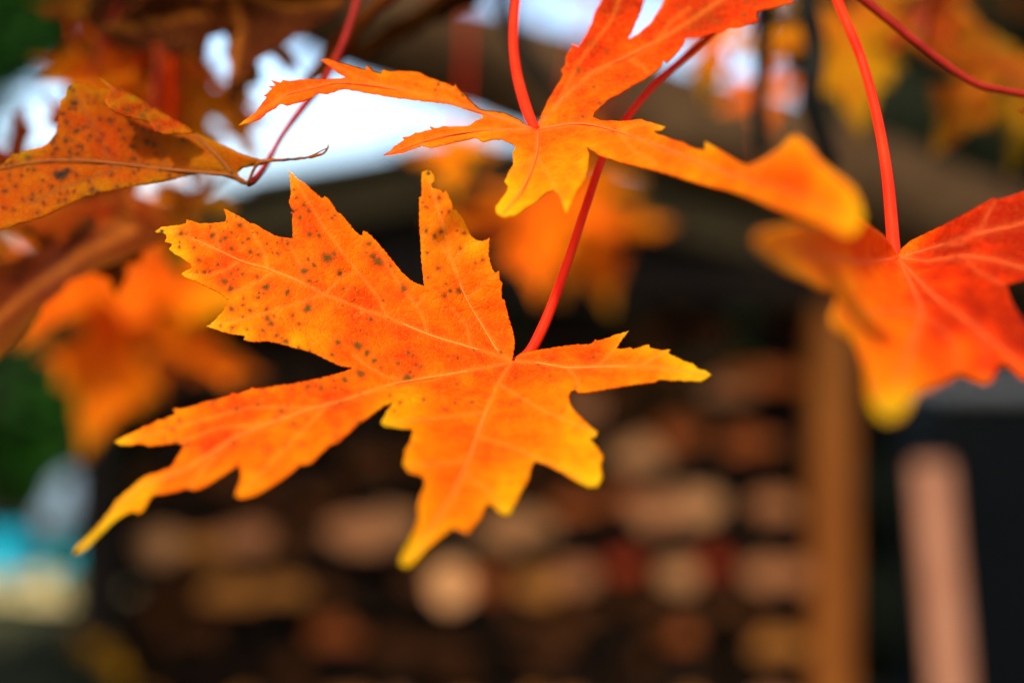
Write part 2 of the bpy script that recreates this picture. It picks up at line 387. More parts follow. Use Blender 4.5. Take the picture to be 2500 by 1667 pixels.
# firewood: every split log is a thing
blobs = [  # photo px, py, rx, ry, kind of end grain, seen in the photograph as soft discs
 (380,1335,62,58,'tan'), (500,1335,60,42,'ochre'), (600,1318,66,50,'pink'), (700,1330,45,40,'brown'),
 (890,1300,85,62,'pink'), (970,1285,58,60,'tan'), (1270,1295,88,66,'tan'), (1150,1300,50,48,'pink'),
 (1100,1430,64,64,'cream'), (1015,1420,40,44,'brown'), (1195,1420,42,52,'rust'),
 (460,1445,60,36,'brown'), (560,1450,72,46,'ochre'), (690,1445,62,46,'ochre'), (800,1450,50,44,'brown'),
 (880,1430,48,40,'dark'), (820,1560,66,60,'rust'), (640,1560,52,44,'dark'), (420,1550,52,36,'brown'),
 (1080,1590,80,34,'brown'), (1330,1595,66,52,'brown'), (960,1580,60,48,'brown'),
 (1560,1110,70,52,'tan'), (1665,1060,62,58,'rust'), (1600,1245,76,60,'pink'), (1700,1235,66,62,'tan'), (1520,1220,52,40,'rust'),
 (1890,1245,62,56,'pink'), (1405,1235,60,40,'rust'), (1830,1080,72,44,'rust'), (1860,930,96,48,'rust'), (1780,955,62,44,'pink'),
 (1525,1380,52,44,'red'), (1400,1410,60,50,'pink'), (1315,1430,50,52,'ochre'), (1660,1405,46,54,'tan'), (1755,1375,48,48,'red'),
 (1870,1400,52,54,'pink'), (1940,1400,40,46,'pink'), (1660,1550,44,50,'rust'), (1905,1575,70,44,'ochre'), (1790,1560,48,44,'dark'),
 (1500,1570,56,46,'dark'), (1560,1450,40,40,'brown'),
 (1605,725,50,44,'brown'), (1735,830,50,46,'brown'), (1480,800,48,40,'dark'), (1420,1000,62,50,'pink'), (1500,930,52,44,'brown'),
 (1050,1120,70,46,'brown'), (1190,1130,66,46,'brown'), (900,1130,66,44,'brown'), (1390,1110,56,44,'dark'), (1310,1170,56,40,'brown'), (1710,930,48,40,'dark'), (1640,930,50,44,'brown'),
 (1930,1120,56,40,'dark'), (1930,760,52,44,'brown'), (1840,830,54,40,'dark'), (640,1230,60,40,'brown'), (780,1220,64,36,'brown'), (470,1240,64,40,'dark'), (560,1160,64,44,'brown'), (1320,1330,40,36,'dark')]
LABEL = dict(tan='%s log with light tan end, %s in the stack', pink='%s log with pinkish brown end, %s in the stack', ochre='%s log with ochre end, %s in the stack',
 rust='%s log with rusty orange-brown end, %s in the stack', red='%s log with dark red end, %s in the stack', brown='%s log with dull brown end, %s in the stack',
 dark='%s log with nearly black end, %s in the stack', cream='%s log with the brightest cream end, %s in the stack')
def log(px, py, rx, ry, kind, round_=False):
    x, z = sx(px), sz(py); mpx = PX(DS); a, b = rx*mpx, ry*mpx
    y0 = SY+random.uniform(-.01, .035); L = random.uniform(.36, .40)
    bm = bmesh.new(); n = 14; f0 = []; f1 = []; ins = []
    ty = 'round' if round_ or random.random() < .3 else random.choice(('wedge', 'half', 'wedge'))
    ro = random.uniform(0, 6.28); sgn = []
    for k_ in range(n):
        th = 2*math.pi*k_/n
        if ty == 'round': r = 1+.05*math.sin(3*th+ro)
        elif ty == 'half': r = 1.05 if math.sin(th) > -.15 else .42/max(.42, -math.sin(th))
        else: r = 1/max(.62, abs(math.cos(((th+ro) % (2*math.pi/3))-math.pi/3)))*.78
        r *= 1+random.uniform(-.05, .05); sgn.append((a*r*math.cos(th), b*r*math.sin(th)))
    for (u, v) in sgn:
        ins.append(bm.verts.new((u*.93, -.004, v*.93))); f0.append(bm.verts.new((u, .006, v))); f1.append(bm.verts.new((u*.97, L, v*.97)))
    fc = bm.faces.new(ins); fc.material_index = 0
    for k_ in range(n):
        j = (k_+1) % n
        q = bm.faces.new((ins[k_], f0[k_], f0[j], ins[j])); q.material_index = 0
        q = bm.faces.new((f0[k_], f1[k_], f1[j], f0[j])); q.material_index = 1
    q = bm.faces.new(f1[::-1]); q.material_index = 0
    bmesh.ops.recalc_face_normals(bm, faces=bm.faces)
    o = bm_obj('firewood_log', bm, [M['end_'+kind], M['log_bark']])
    o.location = (x, y0, z)
    o.rotation_euler = (random.uniform(-.03, .03), 0, random.uniform(-.05, .05))
    zone = ('close to the dark post' if px < 620 else 'close to the ochre post' if px > 1700 else 'under the tie beam' if py < 900 else 'below the sharp leaf' if px < 1250 else 'midway along')
    zone = ('high ' if py < 1000 else 'halfway up ' if py < 1340 else 'low ')+zone
    tag(o, LABEL[kind] % (dict(round='round', half='half-round', wedge='split')[ty], zone), 'firewood', 'firewood stacked in the log store')
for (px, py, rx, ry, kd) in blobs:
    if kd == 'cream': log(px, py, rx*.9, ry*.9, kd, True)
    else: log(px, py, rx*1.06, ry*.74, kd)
# fill the rest of the stack with weathered logs, roof shade put into the upper dark ends
taken = [(b[0], b[1], b[2]*.95) for b in blobs]
rgf = random.Random(4)
py = 1730; row = 0
while py > 560:
    px = 355+(row % 2)*45
    while px < 1960:
        q = (px+rgf.uniform(-14, 14), py+rgf.uniform(-12, 12)); R = rgf.uniform(34, 46)
        if all(((q[0]-t[0])**2/1.0+(q[1]-t[1])**2*1.5)**.5 > (t[2]+R)*.86 for t in taken):
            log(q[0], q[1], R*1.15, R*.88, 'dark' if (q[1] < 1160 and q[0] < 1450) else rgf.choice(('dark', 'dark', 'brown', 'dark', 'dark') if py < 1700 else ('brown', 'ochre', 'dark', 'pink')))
            taken.append((q[0], q[1], R))
        px += 30
    py -= 40; row += 1

# pale plank leaning beside the store
pt, pb = P(2272, 1128, 3.05), P(2385, 2220, 2.85)
pb.z = -.01
dv = pt-pb; rot = dv.to_track_quat('Z', 'Y').to_matrix()
lp = thing('leaning_plank', pb, 'pale pinkish plank leaning upright against the hedge by the bin', 'plank')
bm = bmesh.new(); box_bm(bm, rot @ Vector((0, 0, dv.length/2)), (.078, .032, dv.length), rot, .012); bm_obj('board', bm, M['plank'], lp)
# wheelie bin with a pale lid
bc = Vector((P(2440, 900, 4.3).x, 4.35, 0))
wb = thing('wheelie_bin', bc, 'black wheelie bin with pale grey lid in front of the hedge', 'bin')
bm = bmesh.new(); box_bm(bm, (0, 0, .60), (.48, .52, 1.08), None, .03)
for v in bm.verts:
    if v.co.z < .5: v.co.x *= .84; v.co.y *= .82
bm_obj('body', bm, M['bin'], wb)
bm = bmesh.new(); box_bm(bm, (0, -.01, 1.165), (.50, .56, .05), None, .025)
for v in bm.verts:
    if v.co.z > 1.17: v.co.x *= .9; v.co.y *= .88
bm_obj('lid', bm, M['lid'], wb)
tube('handle', [(-.22, .30, 1.0), (-.21, .36, 1.03), (.21, .36, 1.03), (.22, .30, 1.0)], [.014]*4, M['bin'], wb)
for s in (-1, 1):
    bm = bmesh.new(); bmesh.ops.create_cone(bm, cap_ends=True, segments=24, radius1=.1, radius2=.1, depth=.05, matrix=Matrix.Translation((s*.22, .22, .1)) @ Matrix.Rotation(math.pi/2, 4, 'Y'))
    bm_obj('wheel', bm, M['rubber'], wb)

# ------------------------------------------------------------------ maple: trunk, limb, twigs
tr0 = Vector((1.05, 1.95, 0))
mt = thing('maple_tree', tr0, 'maple tree with thick mossy brown limb and thin twigs carrying the orange leaves', 'tree')
limb_px = [(2900, 690, 1.80), (2500, 590, 1.75), (2100, 455, 1.70), (1700, 325, 1.64), (1300, 195, 1.58), (1000, 95, 1.52), (700, -60, 1.46), (350, -330, 1.40)]
limb = [P(*q) for q in limb_px]
tj = Vector((limb[0].x+.12, limb[0].y+.05, limb[0].z-.18))
tube('trunk', [(tj.x+.05, tj.y, -.1), (tj.x+.02, tj.y, .7), tj, (tj.x+.05, tj.y+.05, 2.1), (tj.x+.12, tj.y, 3.4)], [.17, .13, .12, .10, .06], M['bark'], mt, tr0, 14, 8, .25)
tube('limb', [tj]+limb, [.095, .070, .060, .062, .064, .062, .058, .05, .04], M['bark'], mt, tr0, 14, 8, .30)
def twig(pts, r0, r1, mat='twig', sides=7):
    q = [P(*p) for p in pts]; n = len(q)
    return tube('twig', q, [r0+(r1-r0)*i/(n-1) for i in range(n)], M[mat], mt, tr0, sides, 6, .15)
NA = (2022, -70, .365)
twig([(700, -60, 1.46), (1200, -420, 1.0), (1700, -330, .60), (1950, -170, .42), NA], .014, .0022)
twig([(1700, -330, .60), (1450, -230, .46), (1252, -110, .372)], .004, .0016)
twig([(1450, -230, .46), (1150, -180, .45), (930, -90, .42), (880, -40, .41)], .0035, .0015)
twig([(350, -330, 1.40), (200, -500, .9), (250, -350, .62), (330, -200, .52), (420, -90, .50)], .012, .002)
twig([(200, -500, .9), (-150, -150, .62), (-160, 200, .50), (-120, 480, .45)], .006, .0018)
twig([(1950, -170, .42), (2300, -180, .45), (2650, 60, .50), (2720, 260, .52)], .0035, .0018)
# dark dead stems dangling behind
twig([(1975, -330, .56), (1962, -60, .57), (1992, 120, .58), (1978, 240, .58), (2005, 330, .59), (2030, 410, .60)], .0050, .0040, 'twig_black')
twig([(1870, -340, .56), (1868, -40, .57), (1862, 120, .58), (1856, 260, .58), (1862, 370, .59)], .0042, .0030, 'twig_black')
twig([(1962, -60, .57), (1958, 30, .57), (1920, 50, .57), (1868, 40, .57)], .0022, .0020, 'twig_black')
twig([(1190, -200, .72), (1240, 40, .72), (1300, 150, .72), (1370, 250, .73)], .006, .0035, 'twig_black')
twig([(1975, -330, .56), (1870, -340, .56), (1700, -330, .60)], .005, .004, 'twig_black')
twig([(1190, -200, .72), (1200, -420, 1.0)], .006, .008, 'twig_black')

# the maple's own crown spreading overhead (above the frame) and dipping behind the limb
cl = []
rc = random.Random(21)
for _ in range(240):
    x, y = rc.uniform(-3.4, 2.6), rc.uniform(1.15, 3.6)
    z = rc.uniform(1.30+.36*y+.40, 3.9)
    cl.append((x, y, z, .30, .30, .24))
for px, py, d_, rr in ((1180,-60,3.4,.13),(1020,-110,3.4,.16),(1440,-95,3.4,.16),(1700,-120,3.4,.17),(1800,-60,3.4,.12),(2120,-50,3.4,.20),(2350,-60,3.4,.22),(870,-160,3.4,.20),(660,-170,3.4,.20),(430,-150,3.4,.2),(1250,20,3.4,.10),(1480,0,3.4,.07)):
    q = P(px, py, d_); cl.append((q.x, q.y, q.z, rr, rr, rr*.8))
M['crown'] = solid('maple_crown_leaves', [(.3, (.30, .045, .006)), (.5, (.50, .11, .008)), (.7, (.60, .21, .012))], 1.7, .6, .1, trans=.35, bump=0, vary=False)
leaf_cloud('crown', cl, 12500, .055, M['crown'], mt, tr0, 9)
cs = [(rc.uniform(-.72, -.14), rc.uniform(.06, .34), rc.uniform(1.84, 1.95), .07, .04, .03) for _ in range(36)]   # unseen leaf spray added overhead to shade the leaves below
leaf_cloud('shade_spray', cs, 3400, .028, M['crown'], mt, tr0, 10)
tube('twig', [Vector((-1.2, 1.9, 3.1)), Vector((-.9, 1.2, 2.4)), Vector((-.6, .5, 2.0)), Vector((-.5, .1, 1.9))], [.012, .009, .006, .002], M['twig'], mt, tr0, 7, 6, .2)
tube('limb', [Vector((tj.x+.12, tj.y, 3.3)), Vector((.3, 2.0, 3.0)), Vector((-.9, 1.9, 3.1)), Vector((-2.2, 2.1, 3.3))], [.055, .045, .032, .015], M['bark'], mt, tr0, 10, 8, .3)
tube('limb', [Vector((tj.x+.06, tj.y+.03, 2.3)), Vector((.2, 2.9, 2.75)), Vector((-.6, 3.3, 2.9))], [.05, .035, .015], M['bark'], mt, tr0, 10, 8, .3)

# ------------------------------------------------------------------ leaf blades traced as outlines and given their own depth
def tps(ctrl):
    c = np.array(ctrl, float); p = c[:, :2]/1000; n = len(p)
    def U(r): return np.where(r > 1e-9, r*r*np.log(np.maximum(r, 1e-9)), 0)
    Kk = U(np.linalg.norm(p[:, None]-p[None], axis=2))+np.eye(n)*1e-3
    Pm = np.hstack([np.ones((n, 1)), p]); A = np.zeros((n+3, n+3))
    A[:n, :n] = Kk; A[:n, n:] = Pm; A[n:, :n] = Pm.T
    wv = np.linalg.solve(A, np.concatenate([c[:, 2], np.zeros(3)]))
    def f(q):
        q = np.asarray(q, float)/1000
        return U(np.linalg.norm(q[:, None]-p[None], axis=2)) @ wv[:n]+wv[n]+q @ wv[n+1:]
    return f
def idw(ctrl, q, pw=2.5):
    c = np.array(ctrl, float); d = np.linalg.norm(q[:, None]-c[None, :, :2], axis=2)+1
    wt = d**-pw; return (wt*c[None, :, 2]).sum(1)/wt.sum(1)
def seg_dist(q, segs):
    q = np.asarray(q, float); best = np.full(len(q), 1e9)
    for (a, b) in segs:
        a = np.array(a); b = np.array(b); ab = b-a; L = ab@ab
        t = np.clip(((q-a)@ab)/max(L, 1e-9), 0, 1)
        best = np.minimum(best, np.linalg.norm(q-(a+t[:, None]*ab), axis=1))
    return best
def inside(q, poly):
    x, y = q[:, 0], q[:, 1]; r = np.zeros(len(q), bool); j = len(poly)-1
    for i in range(len(poly)):
        xi, yi = poly[i]; xj, yj = poly[j]
        c = ((yi > y) != (yj > y)) & (x < (xj-xi)*(y-yi)/((yj-yi) if yj != yi else 1e-9)+xi)
        r ^= c; j = i
    return r
def resample(poly, sp, jit=0.0):
    out = []; n = len(poly); rg = random.Random(3)
    for i in range(n):
        a, b = poly[i], poly[(i+1) % n]; L = math.hypot(b[0]-a[0], b[1]-a[1])
        k = max(1, int(round(L/sp)))
        for s in range(k):
            t = s/k; nx, ny = -(b[1]-a[1])/max(L, 1e-6), (b[0]-a[0])/max(L, 1e-6)
            jj = rg.uniform(-jit, jit) if s else 0
            out.append((a[0]+(b[0]-a[0])*t+nx*jj, a[1]+(b[1]-a[1])*t+ny*jj))
    return out
def fill(poly, sp):
    P2 = np.array(poly); lo, hi = P2.min(0), P2.max(0)
    xs = np.arange(lo[0], hi[0], sp); ys = np.arange(lo[1], hi[1], sp*.866)
    g = np.array([(x+(j % 2)*sp/2, y) for j, y in enumerate(ys) for x in xs]); g += np.random.uniform(-.18, .18, g.shape)*sp
    g = g[inside(g, poly)]
    segs = [(poly[i], poly[(i+1) % len(poly)]) for i in range(len(poly))]
    g = g[seg_dist(g, segs) > sp*.55]
    pts = [Vector(p) for p in poly]+[Vector(p) for p in g]
    ed = [(i, (i+1) % len(poly)) for i in range(len(poly))]
    vo, _, fo, *_ = geometry.delaunay_2d_cdt(pts, ed, [], 1, 1e-4)
    V = np.array([tuple(v) for v in vo]); F = np.array([f for f in fo if len(f) == 3])
    cen = V[F].mean(1); F = F[inside(cen, poly)]
    a = V[F]; ar = (a[:, 1, 0]-a[:, 0, 0])*(a[:, 2, 1]-a[:, 0, 1])-(a[:, 1, 1]-a[:, 0, 1])*(a[:, 2, 0]-a[:, 0, 0])
    F[ar > 0] = F[ar > 0][:, ::-1]          # face the camera side consistently
    return V, F
def set_attr(me, name, arr):
    at = me.attributes.new(name, 'FLOAT', 'POINT'); at.data.foreach_set('value', np.ascontiguousarray(arr, dtype=np.float32))
def polyseg(pl): return [(pl[i], pl[i+1]) for i in range(len(pl)-1)]

def traced_leaf(label, J, outline, depth, tint, veins, vein2, mat, vmat, petiole, pr, spots=(), sp=9, greens=(), wave=.0017, edge_yellow=.10, edge_w=22, jit=1.2, dead=(), pmat='petiole', vr=.00019, sub_parts=(), vlift=1.0):
    f = tps(depth); jd = float(f([J])[0]); org = P(J[0], J[1], jd)
    t = thing('maple_leaf', org, label, 'leaf', 'maple leaves hanging on the twigs')
    poly = resample(outline, sp*1.1, jit); V2, F = fill(poly, sp)
    segs = [(poly[i], poly[(i+1) % len(poly)]) for i in range(len(poly))]
    de = seg_dist(V2, segs)
    vs = [s for v in veins for s in polyseg(v)]; v2 = [s for v in vein2 for s in polyseg(v)]
    dv = seg_dist(V2, vs); d2 = np.minimum(dv, seg_dist(V2, v2) if v2 else dv)
    d = f(V2)
    bulge = lambda x, wd: 1-np.exp(-(x/wd)**2)
    d = d+.0004*np.exp(-(dv/14)**2)+.00022*np.exp(-(d2/10)**2)-.0009*bulge(dv, 110)-.0004*bulge(d2, 50)
    d = d+np.array([noise.noise(Vector((x*.006, y*.006, 3))) for x, y in V2])*wave+np.array([noise.noise(Vector((x*.02, y*.02, 7))) for x, y in V2])*wave*.35
    W = np.stack([CAM.x+(V2[:, 0]-1250)/2500*K*d, CAM.y+d, CAM.z-(V2[:, 1]-833.5)/2500*K*d], 1)
    b = mesh_obj('blade', W, F, mat, t, org, smooth=True); me = b.data
    tn = idw(tint, V2)-edge_yellow*np.exp(-(de/edge_w)**1.3)
    set_attr(me, 'tint', np.clip(tn, 0, 1)); set_attr(me, 'vein', np.clip(np.exp(-(d2/5.0)**2)*.8+.25*np.exp(-(dv/14)**2), 0, 1))
    gr = np.zeros(len(V2))
    for (x, y, r) in greens: gr = np.maximum(gr, np.exp(-((V2[:, 0]-x)**2+(V2[:, 1]-y)**2)/(r*r)))
    spt = np.zeros(len(V2)); hal = np.zeros(len(V2))
    for s in spots:
        x, y, r = s[:3]; h = s[3] if len(s) > 3 else 1.0
        dx, dy = V2[:, 0]-x, V2[:, 1]-y; near = (abs(dx) < 5*r) & (abs(dy) < 5*r)
        if not near.any(): continue
        rr = np.hypot(dx[near], dy[near]); an = np.arctan2(dy[near], dx[near])
        rv = r*(1+.14*np.sin(2*an+x)+.10*np.sin(3*an+y))
        spt[near] = np.maximum(spt[near], np.clip(1.45-rr/rv, 0, 1)*.85); hal[near] = np.maximum(hal[near], h*np.exp(-(rr/(rv*2.1))**2))
    dd = np.zeros(len(V2))
    for (x, y, r) in dead: dd = np.maximum(dd, np.clip(1.5-np.hypot(V2[:, 0]-x, V2[:, 1]-y)/r, 0, 1))
    set_attr(me, 'green', gr); set_attr(me, 'spot', spt); set_attr(me, 'halo', hal); set_attr(me, 'dead', dd)
    so_ = b.modifiers.new('thickness', 'SOLIDIFY'); so_.thickness = .00028; so_.offset = 0
    for v in veins:
        pl = [tuple(p[:2]) for p in catmull([np.array([x, y, 0]) for x, y in v], 5)]
        dd_ = f(pl); q = [P(x, y, dp+.0004-.00022*vlift) for (x, y), dp in zip(pl, dd_)]
        n = len(q); tube('vein', q, [vr*(1-.72*i/(n-1)) for i in range(n)], vmat, b, org, 6, 1)
    q = [P(*p) for p in petiole]
    tube('petiole', q, pr if isinstance(pr, (list, tuple)) else [pr]*len(q), M[pmat], t, org, 10, 8)
    return t

# ---- leaf A: the sharp spotted leaf
A_out = (z4((2130,1188),(2143,1110),(2140,1060),(2125,1000),(2105,935),(2085,855),(2075,852),(2070,800),(2076,765),(2060,745),(2055,698),(2040,712),(2020,690),(2008,650),(2000,610),(2002,570),(2006,518),(1985,530),(1960,536),(1930,530),(1905,510),(1890,475),(1870,430),(1850,400),(1820,362),(1808,368),(1800,330),(1785,300),(1768,258),(1755,275),(1730,255),(1700,250),(1682,240),(1685,225),(1705,207),(1700,180),(1685,155),(1660,150),(1635,160),(1633,200),(1635,250),(1632,295),(1619,298),(1622,340),(1620,420),(1625,500),(1630,580),(1635,660),(1642,740),(1648,782),
 (1610,770),(1570,745),(1530,710),(1490,660),(1450,614),(1445,603),(1400,550),(1360,505),(1318,478),(1310,490),(1313,502),(1298,504),(1270,480),(1230,430),(1190,385),(1173,380),(1150,340),(1130,310),(1105,290),(1095,301),(1080,298),(1050,270),(1010,235),(985,213),(960,200),(935,172),(906,148),(912,180),(918,220),(920,280),(909,318),(915,345),(932,370),(917,378),(928,395),(926,430),(928,480),(930,521),
 (890,517),(850,512),(810,495),(760,465),(727,443),(700,440),(670,420),(640,400),(600,380),(553,358),(560,380),(568,410),(560,430),(530,435),(480,438),(430,441),(400,432),(348,420),(345,440),(310,448),(270,452),(210,458),(190,475),(168,486),(185,492),(210,490),(238,500),(240,515),(230,540),(250,545),(268,550),(265,565),(253,578),(275,600),(310,620),(340,640),(370,660),(379,680),(360,692),(330,705),(320,720),(345,735),(380,750),(420,765),(470,790),(520,815),(560,840),(581,858),
 (565,890),(540,930),(500,970),(456,1003),(490,1010),(530,1025),(570,1037),(600,1045),(640,1048),(670,1055),(660,1075),(690,1082),(740,1085),(790,1082),(840,1090),(900,1105),(960,1125),(1020,1140),(1060,1155),(1110,1180),(1160,1205),(1200,1220))
 + z5((1858,257),(1820,275),(1760,295),(1680,315),(1600,335),(1500,355),(1400,370),(1300,385),(1230,392),(1220,383),(1200,398),(1120,425),(1083,413),(1080,432),(1000,455),(920,475),(830,505),(760,520),(710,513),(722,535),(728,555),(690,570),(640,590),(622,588),(600,602),(560,625),(522,632),(515,645),(480,660),(410,690),(338,726),(370,745),(430,748),(500,738),(530,740),(550,752),(620,745),(700,735),(750,738),(782,745),
 (770,780),(740,830),(710,880),(690,900),(620,925),(550,945),(500,975),(450,1020),(400,1065),(350,1105),(320,1160),(260,1240),(180,1330),(110,1390),(78,1432),(110,1432),(160,1398),(230,1330),(300,1262),(360,1212),(420,1180),(460,1165),(482,1183),(510,1170),(540,1130),(560,1090),(590,1060),(650,1055),(730,1040),(800,1018),(850,1032),(900,1015),(960,980),(1040,930),(1100,890),(1130,860),
 (1140,900),(1150,960),(1130,1020),(1112,1072),(1150,1087),(1220,1067),(1290,1035),(1370,985),(1450,930),(1520,868),(1560,868),(1590,860),(1640,810),(1720,740),(1760,728),(1830,670),(1900,610),(1970,560),(2040,510))
 + z6((148,555),(110,610),(73,678),(100,700),(180,710),(266,720),(250,780),(215,850),(205,925),(240,972),(300,985),(332,1000),(335,1050),(308,1110),(292,1175),(300,1240),(270,1320),(230,1400),(195,1460),(188,1512),(225,1528),(270,1500),(330,1430),(400,1370),(460,1320),(500,1290),(540,1310),(582,1328),(610,1290),(660,1240),(680,1180),(700,1148),(740,1170),(780,1215),(828,1223),(860,1160),(900,1080),(940,1010),(960,930),(985,903),(1060,930),(1140,970),(1220,1020),(1290,1055),(1342,1058),(1377,1000),(1363,930),(1380,880),(1340,820),(1298,772),(1340,762),(1347,735),(1300,700),(1240,640),(1195,590),(1175,530),(1190,495),(1220,486),
 (1235,504),(1300,500),(1400,480),(1500,465),(1600,450),(1680,442),(1718,424),(1800,430),(1880,432),(1960,437),(2000,412),(2018,400),(1985,375),(1940,365),(1910,333),(1860,320),(1810,295),(1763,272),(1778,250),(1730,255),(1660,242),(1647,220),(1600,235),(1560,252),(1537,238),(1490,248),(1455,245),(1490,195),(1533,140),(1490,155),(1455,163),(1400,185),(1347,200),(1335,190),(1325,208),(1295,222),(1240,220),(1150,230),(1050,245),(960,260),(900,275),(870,295),(860,318)))
JA = (1252, 882)
A_dep = [(1252,882,.336),(385,565,.341),(705,420,.350),(1040,425,.352),(1180,680,.342),(940,640,.343),(570,700,.336),(505,798,.331),(860,900,.326),(700,620,.340),(285,1080,.304),(185,1345,.276),(575,1212,.282),(480,1010,.308),(960,980,.316),(935,1030,.303),(980,1375,.262),(1240,1255,.282),(1455,1185,.290),(1100,1100,.297),(1390,950,.317),(1735,915,.314),(1530,812,.332),(1200,980,.320)]
A_tin = [(1252,882,.60),(1000,820,.52),(1100,700,.42),(1150,600,.26),(1060,470,.34),(900,730,.50),(800,640,.46),(760,500,.46),(690,590,.50),(560,650,.47),(480,570,.38),(400,560,.18),(430,640,.14),(520,790,.22),(640,770,.40),(760,830,.26),(900,860,.32),(850,890,.50),(1000,880,.62),(1150,860,.58),(700,960,.56),(820,970,.60),(560,980,.56),(430,1040,.34),(300,1075,.30),(520,1080,.56),(430,1160,.46),(340,1200,.10),(240,1290,.05),(600,1180,.30),(700,1080,.50),(850,1020,.46),(1000,950,.34),(960,1020,.18),(1100,950,.50),(1130,1080,.56),(1080,1160,.54),(1040,1250,.32),(975,1360,.03),(1000,1130,.30),(1240,1210,.22),(1300,1050,.44),(1400,1130,.34),(1430,1180,.16),(1250,1000,.54),(1350,980,.50),(1330,900,.56),(1450,880,.50),(1560,870,.40),(1690,910,.10),(1500,830,.34),(1400,1060,.30)]
A_tin = [(x, y, v-(.10 if y > 950 and x > 880 else 0)) for x, y, v in A_tin]
A_v = [z4((2125,1190),(1900,1115),(1700,1055),(1440,950),(1330,915),(1100,825),(980,760),(830,700),(640,640),(480,565),(300,490),(205,470)),
 z4((2110,1185),(2060,1150),(1980,1020),(1880,850),(1800,650),(1740,420),(1672,190)),
 z6((840,325),(700,355),(400,408),(130,455))+z5((1800,465),(1600,515),(1300,620),(1100,705),(800,900),(500,1020),(350,1150),(120,1400)),
 z6((838,328),(760,450),(690,620),(640,760),(590,900),(500,1100),(400,1260),(235,1480)),
 z6((850,320),(1000,328),(1170,355),(1350,350),(1600,348),(1800,372),(1990,398))]
A_v2 = [z4((1440,950),(1400,850),(1280,700),(1180,570),(1080,430),(1000,300),(925,180)), z4((980,760),(975,680),(930,590),(890,540)), z4((790,685),(770,590),(700,480),(600,390)), z4((640,640),(570,690),(470,720),(345,715)),
 z4((830,700),(700,780),(600,815)), z4((1100,825),(900,895),(700,950),(480,1003)), z4((1330,915),(1270,945)), z4((1665,1040),(1640,950),(1605,890),(1500,750),(1390,570)), z4((1605,890),(1650,830)), z4((530,590),(520,520),(500,470)),
 z4((1260,1160),(1320,1210),(1430,1275),(1560,1305),(1700,1280)), z4((1280,700),(1200,720),(1100,830)), z4((1880,850),(1960,760),(2050,720)), z4((1800,650),(1880,560),(1990,530)), z4((1800,650),(1740,560),(1640,500)), z4((1900,1115),(1880,1000),(1800,900)),
 z5((1700,490),(1560,640),(1400,800),(1180,1020)), z5((1600,515),(1200,510),(800,620),(400,725)), z5((1300,620),(1000,640),(760,730)), z5((1100,705),(950,850),(820,1010)),
 z6((690,620),(450,650),(120,680)), z6((640,760),(880,840),(1100,940),(1330,1040)), z6((590,900),(400,930),(230,930)), z6((760,450),(1000,600),(1330,740)), z6((560,980),(700,1080),(810,1210)), z6((1350,350),(1450,250),(1520,160)), z6((1170,355),(1230,430),(1225,490)), z6((1600,348),(1680,300),(1750,262))]
spA = [(490,505,9),(560,520,8),(595,490,7),(640,450,8),(570,430,6),(535,535,9),(480,455,6),(320,495,8),(345,497,5),(310,568,9),(415,640,9),(390,572,8),(520,665,8),(445,705,8),(475,700,6),(685,525,12),(655,545,7),(735,490,7),(595,575,8),(697,595,10),(740,612,9),(790,550,6),(820,600,6),(848,604,10),(845,545,7),(900,550,7),(870,530,5),(1015,635,8),(1045,668,10),(993,700,12),(1020,752,11),(1062,755,6),(1118,628,17),(1155,605,11),(1185,712,14),(1020,500,13),(950,365,7),(970,408,8),(1015,370,7),(935,255,7),(990,340,8),(1060,480,7),(1072,505,7),(1120,365,7),(1145,410,8),(1160,395,6),(950,300,6),(1205,797,5),(1285,820,7),(1425,860,7),(1345,550,10),(1368,620,12),(1398,650,15),(1330,600,6),(1535,795,17),(1465,670,6),(1655,350,6),(1668,355,5),(1640,325,5),(1730,300,7),(1680,295,5),(1745,378,8),(1785,375,6),(1660,480,8),(1705,508,7),(1740,485,10),(1828,480,7),(1865,493,7),(1845,575,8),(1968,640,9),(1928,655,7),(1665,600,6),(1725,685,13),(1790,808,9),(1835,808,15),(1757,833,10),(1766,768,5),(1670,735,7),(735,730,10),(783,788,15),(770,822,8),(745,820,8),(740,845,8),(630,692,9),(655,718,7),(605,745,6),(590,715,7),(555,757,10),(590,795,9),(660,850,8),(655,885,9),(595,908,9),(697,915,12),(655,950,9),(785,908,10),(900,815,9),(790,960,9),(810,988,10),(765,1025,11),(825,945,7),(860,960,5),(928,943,9),(963,988,10),(1010,905,15),(680,1020,8),(600,1010,8),(535,998,6),(840,1052,9),(892,1085,9),(868,1065,6),(1175,1090,12),(1285,1108,15),(1335,1148,15),(1375,1190,10),(1145,1157,9),(1410,1228,7),(1560,1147,12),(1505,1205,8),(1630,1222,10),(1355,965,8),(1555,1285,15),(1300,1262,13),(1210,1293,9),(1155,1300,8),(1160,1340,8),(1020,1140,6),(960,1120,6),(1055,1330,8),(1010,1333,8),(925,1350,9)]
rgs = random.Random(11)
sA = [(p[0], p[1], s[2]*.44643*rgs.choice((.85, 1.0, 1.2, 1.5)), .6+.4*rgs.random()) for s, p in ((s, z4(s[:2])[0]) for s in spA)]
for _ in range(150):
    x, y = rgs.uniform(390, 950), rgs.uniform(480, 840)
    if (x < 560 or y > 700 or rgs.random() < .5): sA.append((x, y, rgs.uniform(1.2, 2.8), .25))
for _ in range(70): sA.append((rgs.uniform(350, 900), rgs.uniform(900, 1100), rgs.uniform(1.5, 5.5), .9))
for _ in range(26): sA.append((rgs.uniform(950, 1450), rgs.uniform(850, 1020), rgs.uniform(2, 4), .7))
